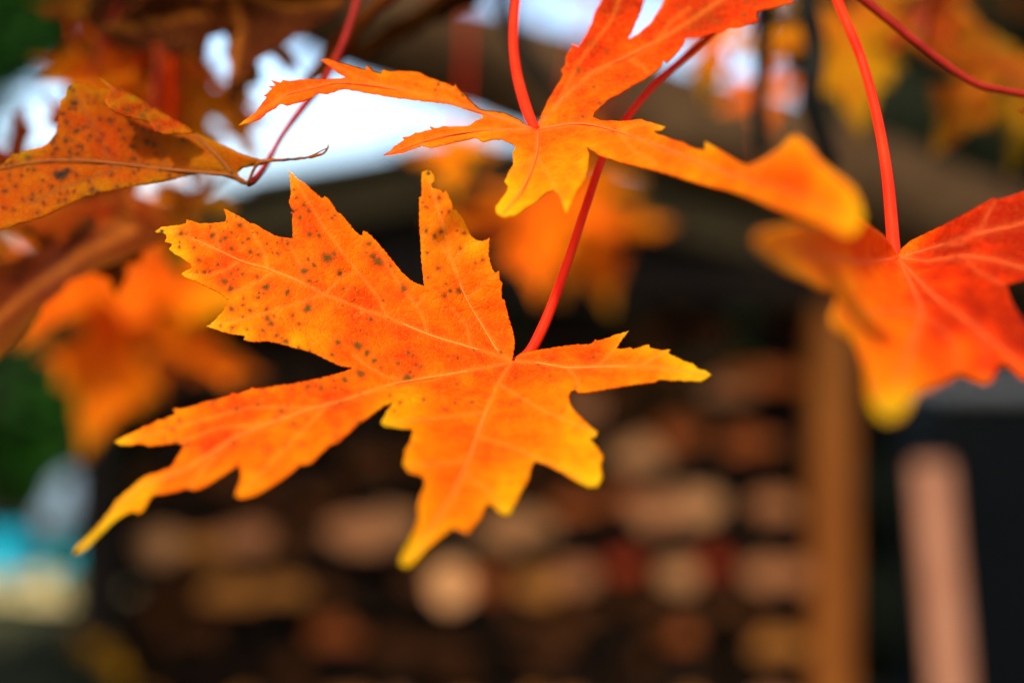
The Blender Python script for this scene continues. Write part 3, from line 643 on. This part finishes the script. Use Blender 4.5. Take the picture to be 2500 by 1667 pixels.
gA = [(x, y, 26) for x, y in ((385,565),(706,422),(1042,425),(505,798),(285,1080),(935,1032),(1530,812),(1635,862),(1583,843))]+[(1725,915,42),(975,1370,60),(1240,1250,24),(1450,1185,26),(240,1290,90),(1455,1062,22),(420,620,38),(450,690,36),(600,815,22),(720,835,22),(190,1340,60),(700,460,22),(1158,600,22)]
mA = leaf_material('spotted_orange_leaf', trans=.30, shift=.19)
traced_leaf('large sharp orange maple leaf covered in dark spots, with yellow tips', JA, A_out, A_dep, A_tin, A_v, A_v2, mA, M['vein'],
  [(1252,884,.3385),(1290,862,.340),(1318,815,.342),(1352,735,.345),(1392,620,.348),(1432,500,.352),(1480,365,.356),(1530,290,.362),(1600,205,.370),(1720,100,.382),(1850,-10,.378),NA],
  [.0008,.00125,.00135,.00125,.00115,.00108,.00104,.00102,.001,.001,.0011,.0014], sA, 3.3, gA, dead=[(372,567,9),(1046,424,5),(395,566,5),(716,517,4)])

# ---- leaf B: the leaf above it
B_out = (z2((1340,800),(1370,720),(1420,620),(1470,540),(1503,480),(1488,452),(1520,410),(1516,380),(1532,340),(1560,302),(1553,282),(1600,300),(1630,250),(1680,160),(1700,90),(1740,20),(1770,-70),(1830,-260),(1930,-340),(1990,-260),(2030,-60),(2025,0),(2000,80),(1960,170),(1920,250),(1970,225),(2050,160),(2120,60),(2180,-70),(2300,-190),(2500,-180))
 + z3((520,-130),(640,-60),(760,-20),(885,14),(800,37),(740,55),(648,72),(643,110),(662,130),(620,157),(580,160),(530,177),(470,180),(420,211),(368,213),(350,222),(280,240),(190,250),(180,290),(150,330),(110,370),(70,402),(58,382),(40,420),(0,457))
 + z2((2060,482),(2030,500),(1960,540),(1880,590),(1800,630),(1740,680),(1700,720),(1692,750),(1740,770),(1850,775),(1950,770),(2005,762),(2020,772),(2100,795),(2155,812),(2130,832),(2078,836),(2110,862),(2180,885),(2260,908))
 + z3((200,925),(240,945),(312,967),(318,902),(370,935),(440,980),(520,1030),(580,1060),(640,1040),(740,990),(810,940),(850,885),(900,868),(960,910),(1000,960),(1040,1020),(1120,1090),(1200,1150),(1260,1200),(1300,1280),(1322,1370),(1310,1440),(1260,1505),(1180,1500),(1080,1440),(960,1400),(850,1360),(720,1310),(600,1260),(480,1220),(350,1190),(200,1150),(80,1110),(0,1090))
 + z2((2000,1070),(1850,1030),(1720,985),(1655,935),(1668,1000),(1660,1080),(1640,1150),(1600,1200),(1570,1260),(1540,1330),(1525,1363),(1500,1310),(1470,1240),(1440,1212),(1390,1230),(1330,1290),(1260,1330),(1200,1372),(1120,1388),(1078,1362),(1073,1320),(1110,1270),(1142,1230),(1152,1190),(1128,1160),(1150,1110),(1182,1060),(1180,980),(1202,935),(1160,910),(1110,888),(1050,890),(990,908),(950,880),(880,895),(800,915),(720,930),(660,947),(603,930),(540,955),(470,980),(410,990),(358,994),(400,970),(420,940),(470,910),(492,893),(478,880),(520,875),(562,848),(570,852),(640,835),(668,830),(653,810),(690,822),(735,808),(780,812),(850,810),(900,805),(940,775),(988,758),(985,735),(930,715),(850,690),(760,665),(640,650),(520,635),(400,620),(280,600),(180,580),(110,570),(60,580),(0,602))
 + z1((2040,595),(1990,620),(1940,645),(1890,660),(1830,675),(1790,663),(1760,690),(1700,720),(1660,760),(1600,785),(1522,802),(1560,770),(1620,730),(1650,690),(1690,640),(1702,620),(1685,612),(1740,567),(1713,553),(1760,550),(1728,512),(1790,530),(1806,512),(1850,520),(1930,510),(2055,505),(2070,512),(2150,505),(2225,498),(2195,488),(2160,470),(2110,430),(2048,385),(2090,377),(2150,400),(2250,430),(2340,452))
 + z2((245,454),(248,422),(290,460),(340,476),(356,448),(400,460),(450,456),(510,460),(580,465),(650,500),(740,530),(808,556),(813,536),(830,570),(870,600),(910,650),(960,695),(1000,710),(1050,715),(1120,725),(1180,750),(1230,775),(1280,810),(1325,832)))
JB = (1312, 318)
B_dep = [(1312,318,.345),(590,305,.342),(785,147,.352),(940,235,.347),(1050,210,.352),(1170,280,.350),(940,380,.326),(1100,320,.336),(1240,370,.334),(1220,525,.312),(1385,515,.310),(1300,430,.322),(1430,330,.336),(1600,320,.322),(1620,350,.315),(1730,360,.302),(1760,430,.292),(1930,340,.264),(2050,450,.246),(2090,560,.238),(1400,200,.354),(1440,60,.366),(1550,-60,.378),(1700,80,.366),(1930,5,.362),(1560,190,.356),(1620,100,.362),(1850,470,.272)]
B_tin = [(1312,318,.56),(1250,330,.50),(1400,200,.66),(1450,90,.78),(1480,20,.84),(1560,60,.80),(1620,100,.74),(1700,60,.82),(1850,20,.80),(1500,220,.64),(1560,170,.62),(1430,270,.58),(1180,290,.50),(1050,230,.40),(950,190,.42),(850,200,.50),(700,220,.62),(620,280,.70),(800,155,.62),(960,250,.42),(1050,320,.50),(970,370,.60),(1180,330,.32),(1260,400,.30),(1300,360,.44),(1340,420,.18),(1240,480,.12),(1390,490,.20),(1300,460,.20),(1230,515,.02),(1430,330,.42),(1520,320,.40),(1600,330,.44),(1640,370,.52),(1560,380,.40),(1750,400,.38),(1900,400,.42),(1940,430,.46),(2060,470,.22),(2090,540,.26),(1850,480,.34),(1940,350,.24)]
B_v = [z2((1335,820),(1480,650),(1680,470),(1900,370),(2100,270),(2352,110))+z3((450,-20)), z2((1330,828),(1150,770),(960,715),(700,630),(400,565),(100,530))+z1((2000,560),(1800,620),(1560,785)),
 z2((1330,830),(1000,835),(700,880),(400,980)), z2((1342,840),(1330,1000),(1250,1200),(1110,1370)), z2((1342,828),(1600,790),(1850,840),(2200,970))+z3((500,1120),(900,1230),(1240,1400))]
B_v2 = [z2((1480,650),(1600,400),(1800,150),(1900,-100)), z2((2100,270),(2180,150),(2300,60)), z2((1900,370),(2000,420),(2050,470)), z2((960,715),(850,600),(700,540)), z2((400,565),(200,500),(0,400)), z2((1330,1000),(1430,1150),(1520,1330)), z2((1330,1000),(1240,1050),(1160,1120)), z2((1850,840),(2000,790),(2130,812)), z3((500,1120),(700,1050),(880,890)), z2((1850,840),(1950,960),(2100,1050))]
sB = [(p[0], p[1], r, .8) for p, r in zip(z3((585,15),(380,85),(375,150),(415,155),(565,100),(350,120),(240,190),(200,215),(640,30),(700,40),(310,170),(270,165),(145,45),(60,150),(530,140)), (4,3,3.5,3.5,4,2.5,3,3,3.5,3,3,2.5,3,2,2.5))]
sB += [(p[0], p[1], r, .7) for p, r in zip(z2((1600,455),(1910,490),(1860,515),(1850,545),(1650,740),(1630,750),(1730,660),(1930,60),(1560,280),(860,605),(560,545),(590,560),(640,510),(700,540),(690,575),(1830,840),(1500,820),(1590,530),(1800,620),(1700,560),(2230,40),(1980,130),(1780,330)), (6,3,3,2.5,3,2.5,2.5,3,2,2.5,2.2,2,2,2,2,5,2.5,3,2.5,2.5,3,3,4))]
gB = [(1222,522,34),(1384,515,20),(1622,310,22),(1722,348,20),(1505,512,18),(595,302,18),(1735,352,14),(2080,520,50)]
mB = leaf_material('orange_red_leaf', trans=.32, shift=.17)
traced_leaf('orange maple leaf with a tall red upper lobe and a hanging yellow lobe', JB, B_out, B_dep, B_tin, B_v, B_v2, mB, M['vein_red'],
  [(1310,318,.3455),(1297,296,.348),(1280,250,.352),(1262,180,.358),(1254,110,.362),(1256,40,.366),(1262,-40,.370),(1252,-110,.372)], [.0009,.0013,.0014,.0013,.0012,.0012,.0012,.0014], sB, 7.5, gB, edge_yellow=.12, vr=.00030)

# ---- leaf C: the red leaf on the third stalk
C_out = z7((1400,515),(1420,480),(1460,445),(1520,415),(1600,380),(1700,330),(1800,275),(1900,220),(1940,198),(1960,205),(2040,185),(2110,160),(2230,120),(2340,125),(2420,250),(2480,420),(2400,560),(2250,640),(2100,672),(2020,690),(2030,740),(2060,820),(2116,905),(2230,1000),(2300,1100),(2280,1200),(2190,1250),(2116,1232),(2060,1185),(2010,1140),(1980,1150),(1960,1190),(1930,1240),(1890,1262),(1830,1240),(1780,1212),(1740,1200),(1710,1230),(1650,1260),(1560,1300),(1510,1312),(1480,1350),(1440,1420),(1390,1462),(1330,1467),(1280,1430),(1240,1370),(1220,1300),(1215,1220),(1190,1130),(1165,1060),(1130,1000),(1070,970),(1020,920),(1008,870),(1040,790),(1030,740),(960,720),(850,660),(760,620),(680,560),(600,490),(573,440),(600,390),(680,365),(800,350),(920,350),(1010,370),(1060,300),(1120,270),(1190,315),(1250,368),(1310,412),(1360,470),(1390,530))
JC = (2193, 628)
C_dep = [(2193,628,.330),(2480,480,.316),(2400,700,.296),(2600,640,.308),(2480,830,.276),(2400,920,.262),(2300,900,.255),(2180,1010,.212),(2080,870,.240),(2040,770,.248),(1950,650,.248),(1850,580,.224),(2000,560,.262),(2080,540,.290),(2250,760,.280),(2350,600,.312),(2560,930,.27)]
C_tin = [(2193,628,.56),(2100,560,.60),(2130,720,.34),(2050,700,.30),(1950,620,.30),(1860,580,.30),(2080,800,.30),(2180,800,.42),(2150,920,.28),(2175,990,.0),(2260,700,.76),(2330,620,.86),(2420,520,.90),(2480,600,.88),(2240,560,.66),(2300,800,.72),(2330,880,.50),(2420,900,.78),(2460,820,.94),(2380,750,.86),(2400,930,.46),(2600,600,.94)]
C_v = [z7((1400,540),(1560,560),(1760,530),(1950,555),(2116,600),(2350,600)), z7((1400,540),(1600,480),(1860,400),(2116,340),(2330,200)), z7((1395,545),(1480,720),(1530,860),(1460,1080),(1360,1400)), z7((1398,548),(1600,760),(1850,950),(2116,1180)), z7((1390,545),(1200,560),(1000,540),(650,440))]
C_v2 = [z7((1860,400),(1900,310),(1940,220)), z7((1760,530),(1850,620),(1990,690)), z7((1530,860),(1300,850),(1040,880)), z7((1530,860),(1700,1000),(1760,1190)), z7((1850,950),(1900,1100),(1890,1240)), z7((1600,480),(1760,460),(1860,370))]
mC = leaf_material('red_leaf', trans=.30, shift=.14, vein_col=(.82, .15, .03), vein_amt=.4, net_amt=.06)
traced_leaf('large red maple leaf with orange front lobes hanging on a bright red stalk', JC, C_out, C_dep, C_tin, C_v, C_v2, mC, M['vein_red'],
  [(2193,630,.3305),(2182,600,.333),(2175,520,.337),(2166,430,.340),(2150,330,.344),(2128,230,.349),(2098,130,.354),(2060,40,.359),(2036,-20,.363),NA], [.0010,.0015,.0015,.0014,.0013,.0012,.0012,.0012,.0013,.0015], [], 10, [(2178,990,30)], edge_yellow=.10, wave=.0016, vr=.0003)

# ---- leaf D: browned leaf seen from below
D_out = z1((2092,918),(2085,950),(2060,975),(2000,990),(1900,1003),(1800,1013),(1720,1010),(1660,1018),(1600,1005),(1550,988),(1500,962),(1440,932),(1390,910),(1330,885),(1240,845),(1180,800),(1100,760),(1050,730),(980,690),(900,640),(820,595),(740,560),(690,575),(655,558),(640,588),(600,570),(560,542),(548,528),(545,550),(520,532),(480,530),(440,550),(420,580),(415,620),(384,643),(380,720),(370,800),(350,860),(310,910),(260,940),(222,948),(160,962),(100,985),(58,964),(70,1000),(30,1040),(0,1060),(-120,1110),(-300,1200),(-420,1330),(-330,1460),(-150,1500),(0,1470),(60,1450),(150,1420),(260,1390),(350,1350),(430,1310),(520,1270),(640,1230),(760,1210),(900,1180),(1000,1165),(1100,1145),(1200,1120),(1300,1105),(1380,1110),(1450,1130),(1500,1148),(1550,1172),(1588,1180),(1580,1160),(1530,1135),(1514,1100),(1545,1075),(1600,1060),(1680,1050),(1720,1032),(1800,1030),(1900,1020),(2000,1005),(2070,980),(2098,940))
JD = (606, 448)
D_dep = [(606,448,.360),(800,352,.348),(640,392,.356),(500,360,.361),(400,420,.358),(250,210,.372),(160,215,.366),(150,300,.362),(200,420,.356),(0,400,.360),(0,560,.352),(130,530,.352),(-150,500,.362),(320,330,.363),(380,270,.374)]
D_tin = [(606,448,.50),(700,390,.56),(500,400,.44),(300,350,.48),(180,260,.52),(100,450,.42),(30,520,.52),(250,450,.42),(330,280,.52)]
D_v = [z1((1582,1170),(1480,1120),(1200,1095),(980,1072),(700,1040),(450,1022),(200,1035),(-200,1120)), z1((1480,1110),(1420,1030),(1320,930),(1240,860)), z1((1582,1165),(1640,1050),(1760,1022),(1950,1005),(2085,945))]
D_v2 = [z1((690,1040),(670,950),(620,840),(550,730),(480,600)), z1((760,1065),(640,1120),(430,1190),(200,1300)), z1((1060,1080),(1040,960),(900,820))]
rgd = random.Random(5); sD = []
for p, r in zip(z1((455,660),(480,665),(410,730),(345,900),(420,900),(500,935),(480,840),(350,870),(560,615),(600,655),(565,635),(630,900),(680,655),(740,720),(930,770),(700,770),(790,890),(760,835),(830,800),(360,1115),(430,1095),(400,1140),(415,1110),(40,1220),(100,1190),(140,1125),(60,1115),(215,1085),(260,1215),(330,1190),(590,1215),(620,1235),(540,1255),(210,1250),(150,1280),(280,1300),(490,1120),(690,960),(855,1020),(935,910),(500,985),(640,760),(30,1330),(90,1350)),
  (5,5,4.5,5,6,4.5,5,4.5,3.5,4,3.5,3.5,4.5,4,4,5,5,4.5,4,8,7,7,9,5,4.5,4,4.5,4.5,4,4,7,6,4.5,5,4.5,4,5,5,6,7,4,4,4,4)): sD.append((p[0], p[1], r, .7))
for _ in range(240): sD.append((rgd.uniform(0, 460), rgd.uniform(220, 540), rgd.uniform(1.3, 5.0)*rgd.random()+1.2, .6))
mD = leaf_material('browned_leaf', dark=.52, shift=.06, trans=.36, vein_col=(.26, .075, .012), vein_amt=.75, spot_core=(.030, .028, .010))
lfD = traced_leaf('brownish orange maple leaf with black spots and a long thin curled tip', JD, D_out, D_dep, D_tin, D_v, D_v2, mD, M['vein_dark'],
  [(606,449,.3605),(622,436,.364),(650,400,.378),(690,330,.384),(740,262,.390),(790,200,.398),(840,100,.406),(870,10,.410),(880,-40,.41)], [.0006,.0008,.0008,.0008,.0011,.0010,.0010,.0011,.0014], sD, 7.5, [(805,355,40),(160,212,30),(60,380,20)], edge_yellow=.16, dead=[(150,427,8),(163,418,6),(142,431,7),(168,212,7),(182,252,5),(150,280,4)], pmat='petiole_dark', vr=.0005, vlift=1.6)
# its turned-over edge
FL = resample(z1((622,488),(740,552),(820,590),(900,632),(980,684),(1050,724),(1100,752),(1180,795),(1245,848),(1180,852),(1100,858),(1040,850),(985,830),(945,775),(900,760),(820,745),(760,725),(700,690),(668,640),(690,600),(720,590),(680,545)), 8, 1.5)
V2, F = fill(FL, 8); ff = tps([(240,190,.362),(290,225,.358),(270,250,.352),(480,325,.357),(380,320,.353),(400,280,.361),(320,285,.352)])
d = ff(V2)+np.array([noise.noise(Vector((x*.03, y*.05, 1))) for x, y in V2])*.0012
W = np.stack([(V2[:, 0]-1250)/2500*K*d, d, CAM.z-(V2[:, 1]-833.5)/2500*K*d], 1)
b = mesh_obj('curled_edge', W, F, leaf_material('curled_leaf_edge', dark=.46, trans=.25), lfD, lfD.location, True); n = len(V2)
set_attr(b.data, 'tint', .54+.16*np.sin(V2[:, 0]*.03+V2[:, 1]*.11)); sp_ = np.zeros(n)
for _ in range(70):
    x, y, r = rgd.uniform(250, 470), rgd.uniform(200, 330), rgd.uniform(1.8, 4)
    sp_ = np.maximum(sp_, np.clip(1.4-np.hypot((V2[:, 0]-x)*.6, V2[:, 1]-y)/r, 0, 1)*.85)
set_attr(b.data, 'spot', sp_); set_attr(b.data, 'halo', np.zeros(n)); set_attr(b.data, 'vein', np.zeros(n)); set_attr(b.data, 'green', np.zeros(n)); set_attr(b.data, 'dead', np.zeros(n))
b.modifiers.new('thickness', 'SOLIDIFY').thickness = .00028

# ------------------------------------------------------------------ softer leaves: a maple template bent in space
half = [(0,0),(.10,-.09),(.26,-.13),(.36,-.20),(.52,-.22),(.46,-.12),(.53,-.03),(.40,0),(.34,.06),(.22,.11),(.38,.17),(.48,.16),(.60,.22),(.60,.30),(.72,.36),(.86,.48),(.70,.46),(.64,.56),(.54,.47),(.40,.44),(.15,.35),(.17,.48),(.25,.55),(.36,.66),(.25,.67),(.24,.80),(.14,.82),(.09,.95),(0,1.14)]
TPL = half+[(-x, y) for x, y in half[::-1][1:-1]]
TPL = resample(TPL, .045, .008)
TV, TF = fill(TPL, .05)
_segs = [(TPL[i], TPL[(i+1) % len(TPL)]) for i in range(len(TPL))]
TE = seg_dist(TV, _segs)
TVE = [[(0, 0), (0, .5), (0, 1.1)], [(0, 0), (.4, .24), (.8, .45)], [(0, 0), (-.4, .24), (-.8, .45)], [(0, 0), (.28, -.09), (.48, -.19)], [(0, 0), (-.28, -.09), (-.48, -.19)]]
TD = seg_dist(TV, [s for v in TVE for s in polyseg(v)])
mS = {'orange': leaf_material('soft_orange_leaf', trans=.38, shift=.10), 'red': leaf_material('soft_red_leaf', dark=.85, trans=.34), 'brown': leaf_material('brown_leaf_shade_darkened', dark=.30, trans=.28, shift=.05), 'amber': leaf_material('amber_leaf', dark=.50, trans=.34), 'dark': leaf_material('leaf_shade_darkened', dark=.035, trans=.15, shift=.1)}  # brown and dark: copies with shade put into the pigment
def soft_leaf(label, px, py, d, size_px, ang, pitch, roll, tint, kind='orange', cup=.25, droop=.25, seed=0, stalk=None, tipy=.25, group='soft maple leaves hanging behind and around the sharp leaf'):
    """px,py,d: leaf base; ang: direction of the tip in the picture plane (0 = right, 90 = up); pitch/roll tilt it out of that plane"""
    s = size_px*PX(d); org = P(px, py, d)
    t = thing('maple_leaf', org, label, 'leaf', group)
    rg = np.random.RandomState(seed+5); X = TV[:, 0].copy(); Y = TV[:, 1].copy()
    X *= 1+.07*np.sin(Y*5+seed); Y *= 1+.06*np.sin(X*4+seed*2)
    Zz = cup*(np.abs(X)**1.5)-droop*Y**2*.6+.05*np.sin(X*7+seed)*np.cos(Y*6+seed)+.06*(1-np.exp(-(TD/.10)**2))
    R = Matrix.Rotation(math.radians(ang-90), 3, Vector((0, -1, 0))) @ Matrix.Rotation(math.radians(pitch), 3, 'X') @ Matrix.Rotation(math.radians(roll), 3, 'Z')
    L = np.stack([X, -Zz, Y], 1)*s @ np.array(R).T
    b = mesh_obj('blade', L, TF, mS[kind], t, None, True)
    tn = tint-.18*np.exp(-TE/.04)-tipy*np.clip(np.hypot(X, Y)-.6, 0, 1)+.10*np.sin(X*5+seed)*np.sin(Y*4+seed)
    set_attr(b.data, 'tint', np.clip(tn, 0, 1)); set_attr(b.data, 'vein', np.exp(-(TD/.014)**2))
    for q in ('green', 'spot', 'halo', 'dead'): set_attr(b.data, q, np.zeros(len(X)))
    m_ = b.modifiers.new('thickness', 'SOLIDIFY'); m_.thickness = .0003
    if stalk:
        tp = P(*stalk); mid = (org+tp)/2+Vector((0, 0, -.12*(tp-org).length)) if len(stalk) == 3 else (org+tp)/2
        tube('petiole', [org, org*.7+tp*.3+(mid-(org+tp)/2)*.8, mid, tp], [.0008, .0010, .0010, .0014], M['petiole_dark' if kind in ('dark', 'brown') else 'petiole'], t, org, 7, 5)
    return t
G2 = 'blurred orange leaves hanging behind the sharp leaf'
# cluster behind the stalk of the sharp leaf
soft_leaf('blurred pale orange leaf hanging behind the stalk of the sharp spotted leaf', 1390, 490, 1.25, 260, 262, 44, 8, .46, seed=1, stalk=(1560, -420, 1.10), group=G2)
soft_leaf('blurred orange leaf lobe pointing sideways under the hanging yellow lobe', 1370, 470, 1.22, 220, 5, 48, -14, .40, seed=2, stalk=(1500, -420, 1.08), group=G2)
soft_leaf('blurred pale orange leaf against the bright sky above the roof edge', 1130, 330, 1.12, 159, 255, 28, 30, .34, seed=3, stalk=(1150, -420, 1.10), group=G2)
soft_leaf('blurred bright orange leaf overlapping the pale one behind the red stalk', 1290, 500, 1.18, 277, 278, 44, -10, .50, seed=31, stalk=(1500, -420, 1.08), group=G2)
soft_leaf('blurred orange leaf low behind the red stalk above the sharp leaf', 1450, 560, 1.30, 226, 275, 48, 14, .46, seed=32, stalk=(1560, -420, 1.1), group=G2)
# cluster on the other side
soft_leaf('blurred golden orange leaf partly hidden by the tip of the sharp leaf', 330, 640, 1.10, 366, 340, 43, 10, 0.43, seed=4, stalk=(300, -420, 1.10), group=G2)
soft_leaf('blurred orange leaf hanging straight down among the shaded leaves', 300, 700, 1.08, 402, 268, 32, -24, 0.51, seed=5, stalk=(230, -420, 1.08), group=G2)
soft_leaf('blurred orange leaf drooping beside the green tree', 260, 660, 1.04, 280, 225, 48, 25, 0.53, seed=6, stalk=(150, -420, 1.04), group=G2)
soft_leaf('blurred amber leaf with a dark gap beneath the sharp leaf', 430, 820, 1.14, 231, 330, 48, 0, 0.49, seed=7, stalk=(400, -420, 1.12), group=G2)
# ---- neighbours, traced; overhead shade is put into their dark pigment
mF = leaf_material('red_leaf_shade_darkened', dark=.12, shift=.06, trans=.25)
mG = leaf_material('maroon_leaf_shade_darkened', dark=.035, trans=.10, shift=.14)
traced_leaf('shade-darkened red drooping leaf with an orange rim below the browned leaf', (330,560), [(398,585),(330,622),(250,655),(210,672),(165,690),(150,715),(112,742),(95,775),(60,820),(25,855),(0,878),(-150,990),(-260,820),(-210,660),(-60,648),(0,640),(90,606),(60,572),(0,548),(-100,540),(-60,470),(100,465),(250,490),(360,535)],
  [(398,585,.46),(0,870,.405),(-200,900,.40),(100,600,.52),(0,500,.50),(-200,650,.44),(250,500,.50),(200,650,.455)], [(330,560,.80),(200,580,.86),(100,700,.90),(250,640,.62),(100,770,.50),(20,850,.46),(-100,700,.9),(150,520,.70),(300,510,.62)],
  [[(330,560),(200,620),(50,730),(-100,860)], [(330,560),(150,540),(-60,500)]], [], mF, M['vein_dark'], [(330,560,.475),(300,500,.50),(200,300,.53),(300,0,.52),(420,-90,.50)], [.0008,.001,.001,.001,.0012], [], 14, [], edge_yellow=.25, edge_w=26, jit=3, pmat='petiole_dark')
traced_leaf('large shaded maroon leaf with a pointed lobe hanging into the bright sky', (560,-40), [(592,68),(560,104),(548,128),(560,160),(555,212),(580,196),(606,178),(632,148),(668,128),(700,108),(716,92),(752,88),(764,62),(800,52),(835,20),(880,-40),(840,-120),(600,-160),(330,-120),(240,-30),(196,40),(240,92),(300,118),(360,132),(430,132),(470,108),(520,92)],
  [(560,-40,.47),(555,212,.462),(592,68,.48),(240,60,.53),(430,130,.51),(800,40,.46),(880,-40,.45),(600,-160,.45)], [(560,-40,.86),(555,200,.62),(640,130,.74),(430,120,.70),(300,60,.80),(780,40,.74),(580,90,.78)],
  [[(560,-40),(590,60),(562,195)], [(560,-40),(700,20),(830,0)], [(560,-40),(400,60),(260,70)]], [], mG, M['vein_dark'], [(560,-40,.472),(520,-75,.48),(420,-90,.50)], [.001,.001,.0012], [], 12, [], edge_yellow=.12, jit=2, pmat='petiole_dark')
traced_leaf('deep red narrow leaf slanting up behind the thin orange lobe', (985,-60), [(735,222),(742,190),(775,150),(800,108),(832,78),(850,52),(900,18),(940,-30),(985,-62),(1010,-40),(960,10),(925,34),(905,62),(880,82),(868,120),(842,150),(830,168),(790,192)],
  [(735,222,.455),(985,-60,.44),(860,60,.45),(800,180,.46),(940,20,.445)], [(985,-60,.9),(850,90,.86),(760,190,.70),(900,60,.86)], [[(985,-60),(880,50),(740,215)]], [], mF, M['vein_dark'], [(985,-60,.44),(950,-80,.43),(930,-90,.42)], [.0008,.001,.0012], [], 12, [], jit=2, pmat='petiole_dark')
traced_leaf('shade-darkened maroon leaf lying across the mossy limb beside the red stalk', (1140,-50), [(845,152),(870,118),(900,98),(925,80),(960,50),(1000,36),(1040,8),(1100,-40),(1150,-60),(1190,-30),(1160,20),(1120,28),(1090,52),(1050,58),(1010,88),(960,108),(930,132),(880,150)],
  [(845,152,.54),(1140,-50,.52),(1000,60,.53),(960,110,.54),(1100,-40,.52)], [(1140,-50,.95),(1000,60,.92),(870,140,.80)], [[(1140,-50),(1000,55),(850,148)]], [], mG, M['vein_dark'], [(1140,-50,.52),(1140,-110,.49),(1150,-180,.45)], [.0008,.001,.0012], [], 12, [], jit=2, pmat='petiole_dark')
# red and brown leaves at the side
G3 = 'red and brown leaves at the side of the browned leaf'
soft_leaf('blurred red leaf below the browned spotted leaf', 330, 470, .50, 330, 195, 38, 12, .80, 'brown', seed=8, stalk=(420, -90, .50), group=G3)
soft_leaf('bright red-orange leaf behind the folded edge of the browned leaf', 420, 300, .52, 230, 160, 42, 10, .62, 'red', seed=11, stalk=(420, -90, .50), group=G3)
soft_leaf('golden blurred leaf between the browned leaf and the bright sky', 520, 215, .58, 210, 245, 20, -20, .34, 'orange', seed=12, stalk=(420, -90, .50), group=G3)
soft_leaf('small dark red leaf at the edge of the blue sky gap', 70, 420, .50, 170, 150, 30, 40, .84, 'brown', seed=13, stalk=(-160, 200, .50), group=G3)
soft_leaf('golden brown blurred leaf under the browned leaf next to the sky', 470, 470, .56, 210, 262, 30, 25, .38, 'brown', seed=14, stalk=(420, -90, .50), group=G3)
soft_leaf('brown shaded leaf between the green foliage and the browned leaf', 420, 90, .60, 270, 205, 30, 10, .60, 'brown', seed=33, stalk=(420, -90, .50), group=G3)
soft_leaf('orange blurred leaf just above the curled tip of the browned leaf', 470, 250, .64, 240, 285, 35, -12, .52, 'orange', seed=34, stalk=(420, -90, .50), group=G3)
soft_leaf('orange-red blurred leaf beneath the folded edge against the white sky', 380, 200, .66, 230, 300, 30, 20, .60, 'red', seed=35, stalk=(420, -90, .50), group=G3)
soft_leaf('dark brown leaf filling the gap above the browned leaf', 330, 60, .58, 250, 235, 35, 15, .70, 'brown', seed=36, stalk=(420, -90, .50), group=G3)
soft_leaf('rust red leaf behind the upper edge of the browned leaf', 300, 150, .62, 220, 265, 35, -15, .66, 'red', seed=37, stalk=(420, -90, .50), group=G3)
soft_leaf('fiery orange-red leaf peeking over the top of the browned leaf', 330, 170, .54, 200, 190, 35, 20, .64, 'red', seed=38, stalk=(420, -90, .50), group=G3)
soft_leaf('deep orange leaf between the browned leaf and the maroon one', 450, 150, .57, 210, 225, 38, -5, .58, 'red', seed=39, stalk=(420, -90, .50), group=G3)
# shaded leaves along the top
G4 = 'shaded dark leaves along the top of the branch'
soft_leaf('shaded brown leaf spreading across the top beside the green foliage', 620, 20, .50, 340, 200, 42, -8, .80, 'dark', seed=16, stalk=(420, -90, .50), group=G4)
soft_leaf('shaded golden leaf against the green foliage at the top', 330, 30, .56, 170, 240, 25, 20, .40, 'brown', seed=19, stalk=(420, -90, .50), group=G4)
# leaves in front of the dark hedge
G5 = 'blurred leaves in front of the dark hedge'
soft_leaf('blurred amber leaf hanging beside the black twigs', 2060, 40, .80, 340, 268, 38, 10, .36, 'amber', seed=21, stalk=(2300, -420, .70), group=G5)
soft_leaf('blurred brownish orange leaf with spread lobes before the dark hedge', 2430, 130, .66, 290, 235, 24, 8, .44, 'brown', seed=22, stalk=(2650, 60, .50), group=G5)
soft_leaf('blurred yellow-green tipped leaf before the dark hedge', 2490, 150, .70, 250, 262, 20, -12, .16, 'brown', seed=23, stalk=(2650, 60, .50), group=G5)
soft_leaf('dark red blurred leaf under the arching dark stalk', 2240, 20, .62, 170, 300, 40, 10, .84, 'brown', seed=24, stalk=(2300, -180, .45), group=G5)
soft_leaf('small blurred orange leaf between the two black twigs', 1850, 200, .95, 130, 280, 20, 10, .46, 'orange', seed=25, stalk=(1862, 120, .58), group=G5)
soft_leaf('small blurred golden leaf in front of the sky gap by the black twigs', 1740, 60, .80, 170, 262, 15, 14, .30, 'orange', seed=26, stalk=(1868, -40, .57), group=G5)
# the arching dark stalk of a leaf beyond the frame
soft_leaf('dark red arching stalk and its shaded leaf above the bin', 2640, 250, .37, 260, 300, 30, 0, .86, 'brown', seed=27, stalk=NA, group=G5)

# sky-side twig for the hanging soft leaves
twig([(1200, -420, 1.0), (800, -430, 1.1), (400, -420, 1.12), (150, -420, 1.04)], .006, .002)
twig([(1200, -420, 1.0), (1500, -420, 1.08), (1560, -420, 1.1), (2300, -420, .70)], .006, .002)

# fallen leaves lying on the box bush
for i, (px, py, L_) in enumerate(((230, 1585, 'fallen yellow-brown leaf lying on top of the box bush'), (300, 1640, 'fallen golden leaf lower on the box bush by the post'))):
    soft_leaf(L_, px, py-20, 2.88, 75, 250-i*40, -30, 10*i, .12, 'brown', seed=40+i, group='fallen leaves on the box bush')
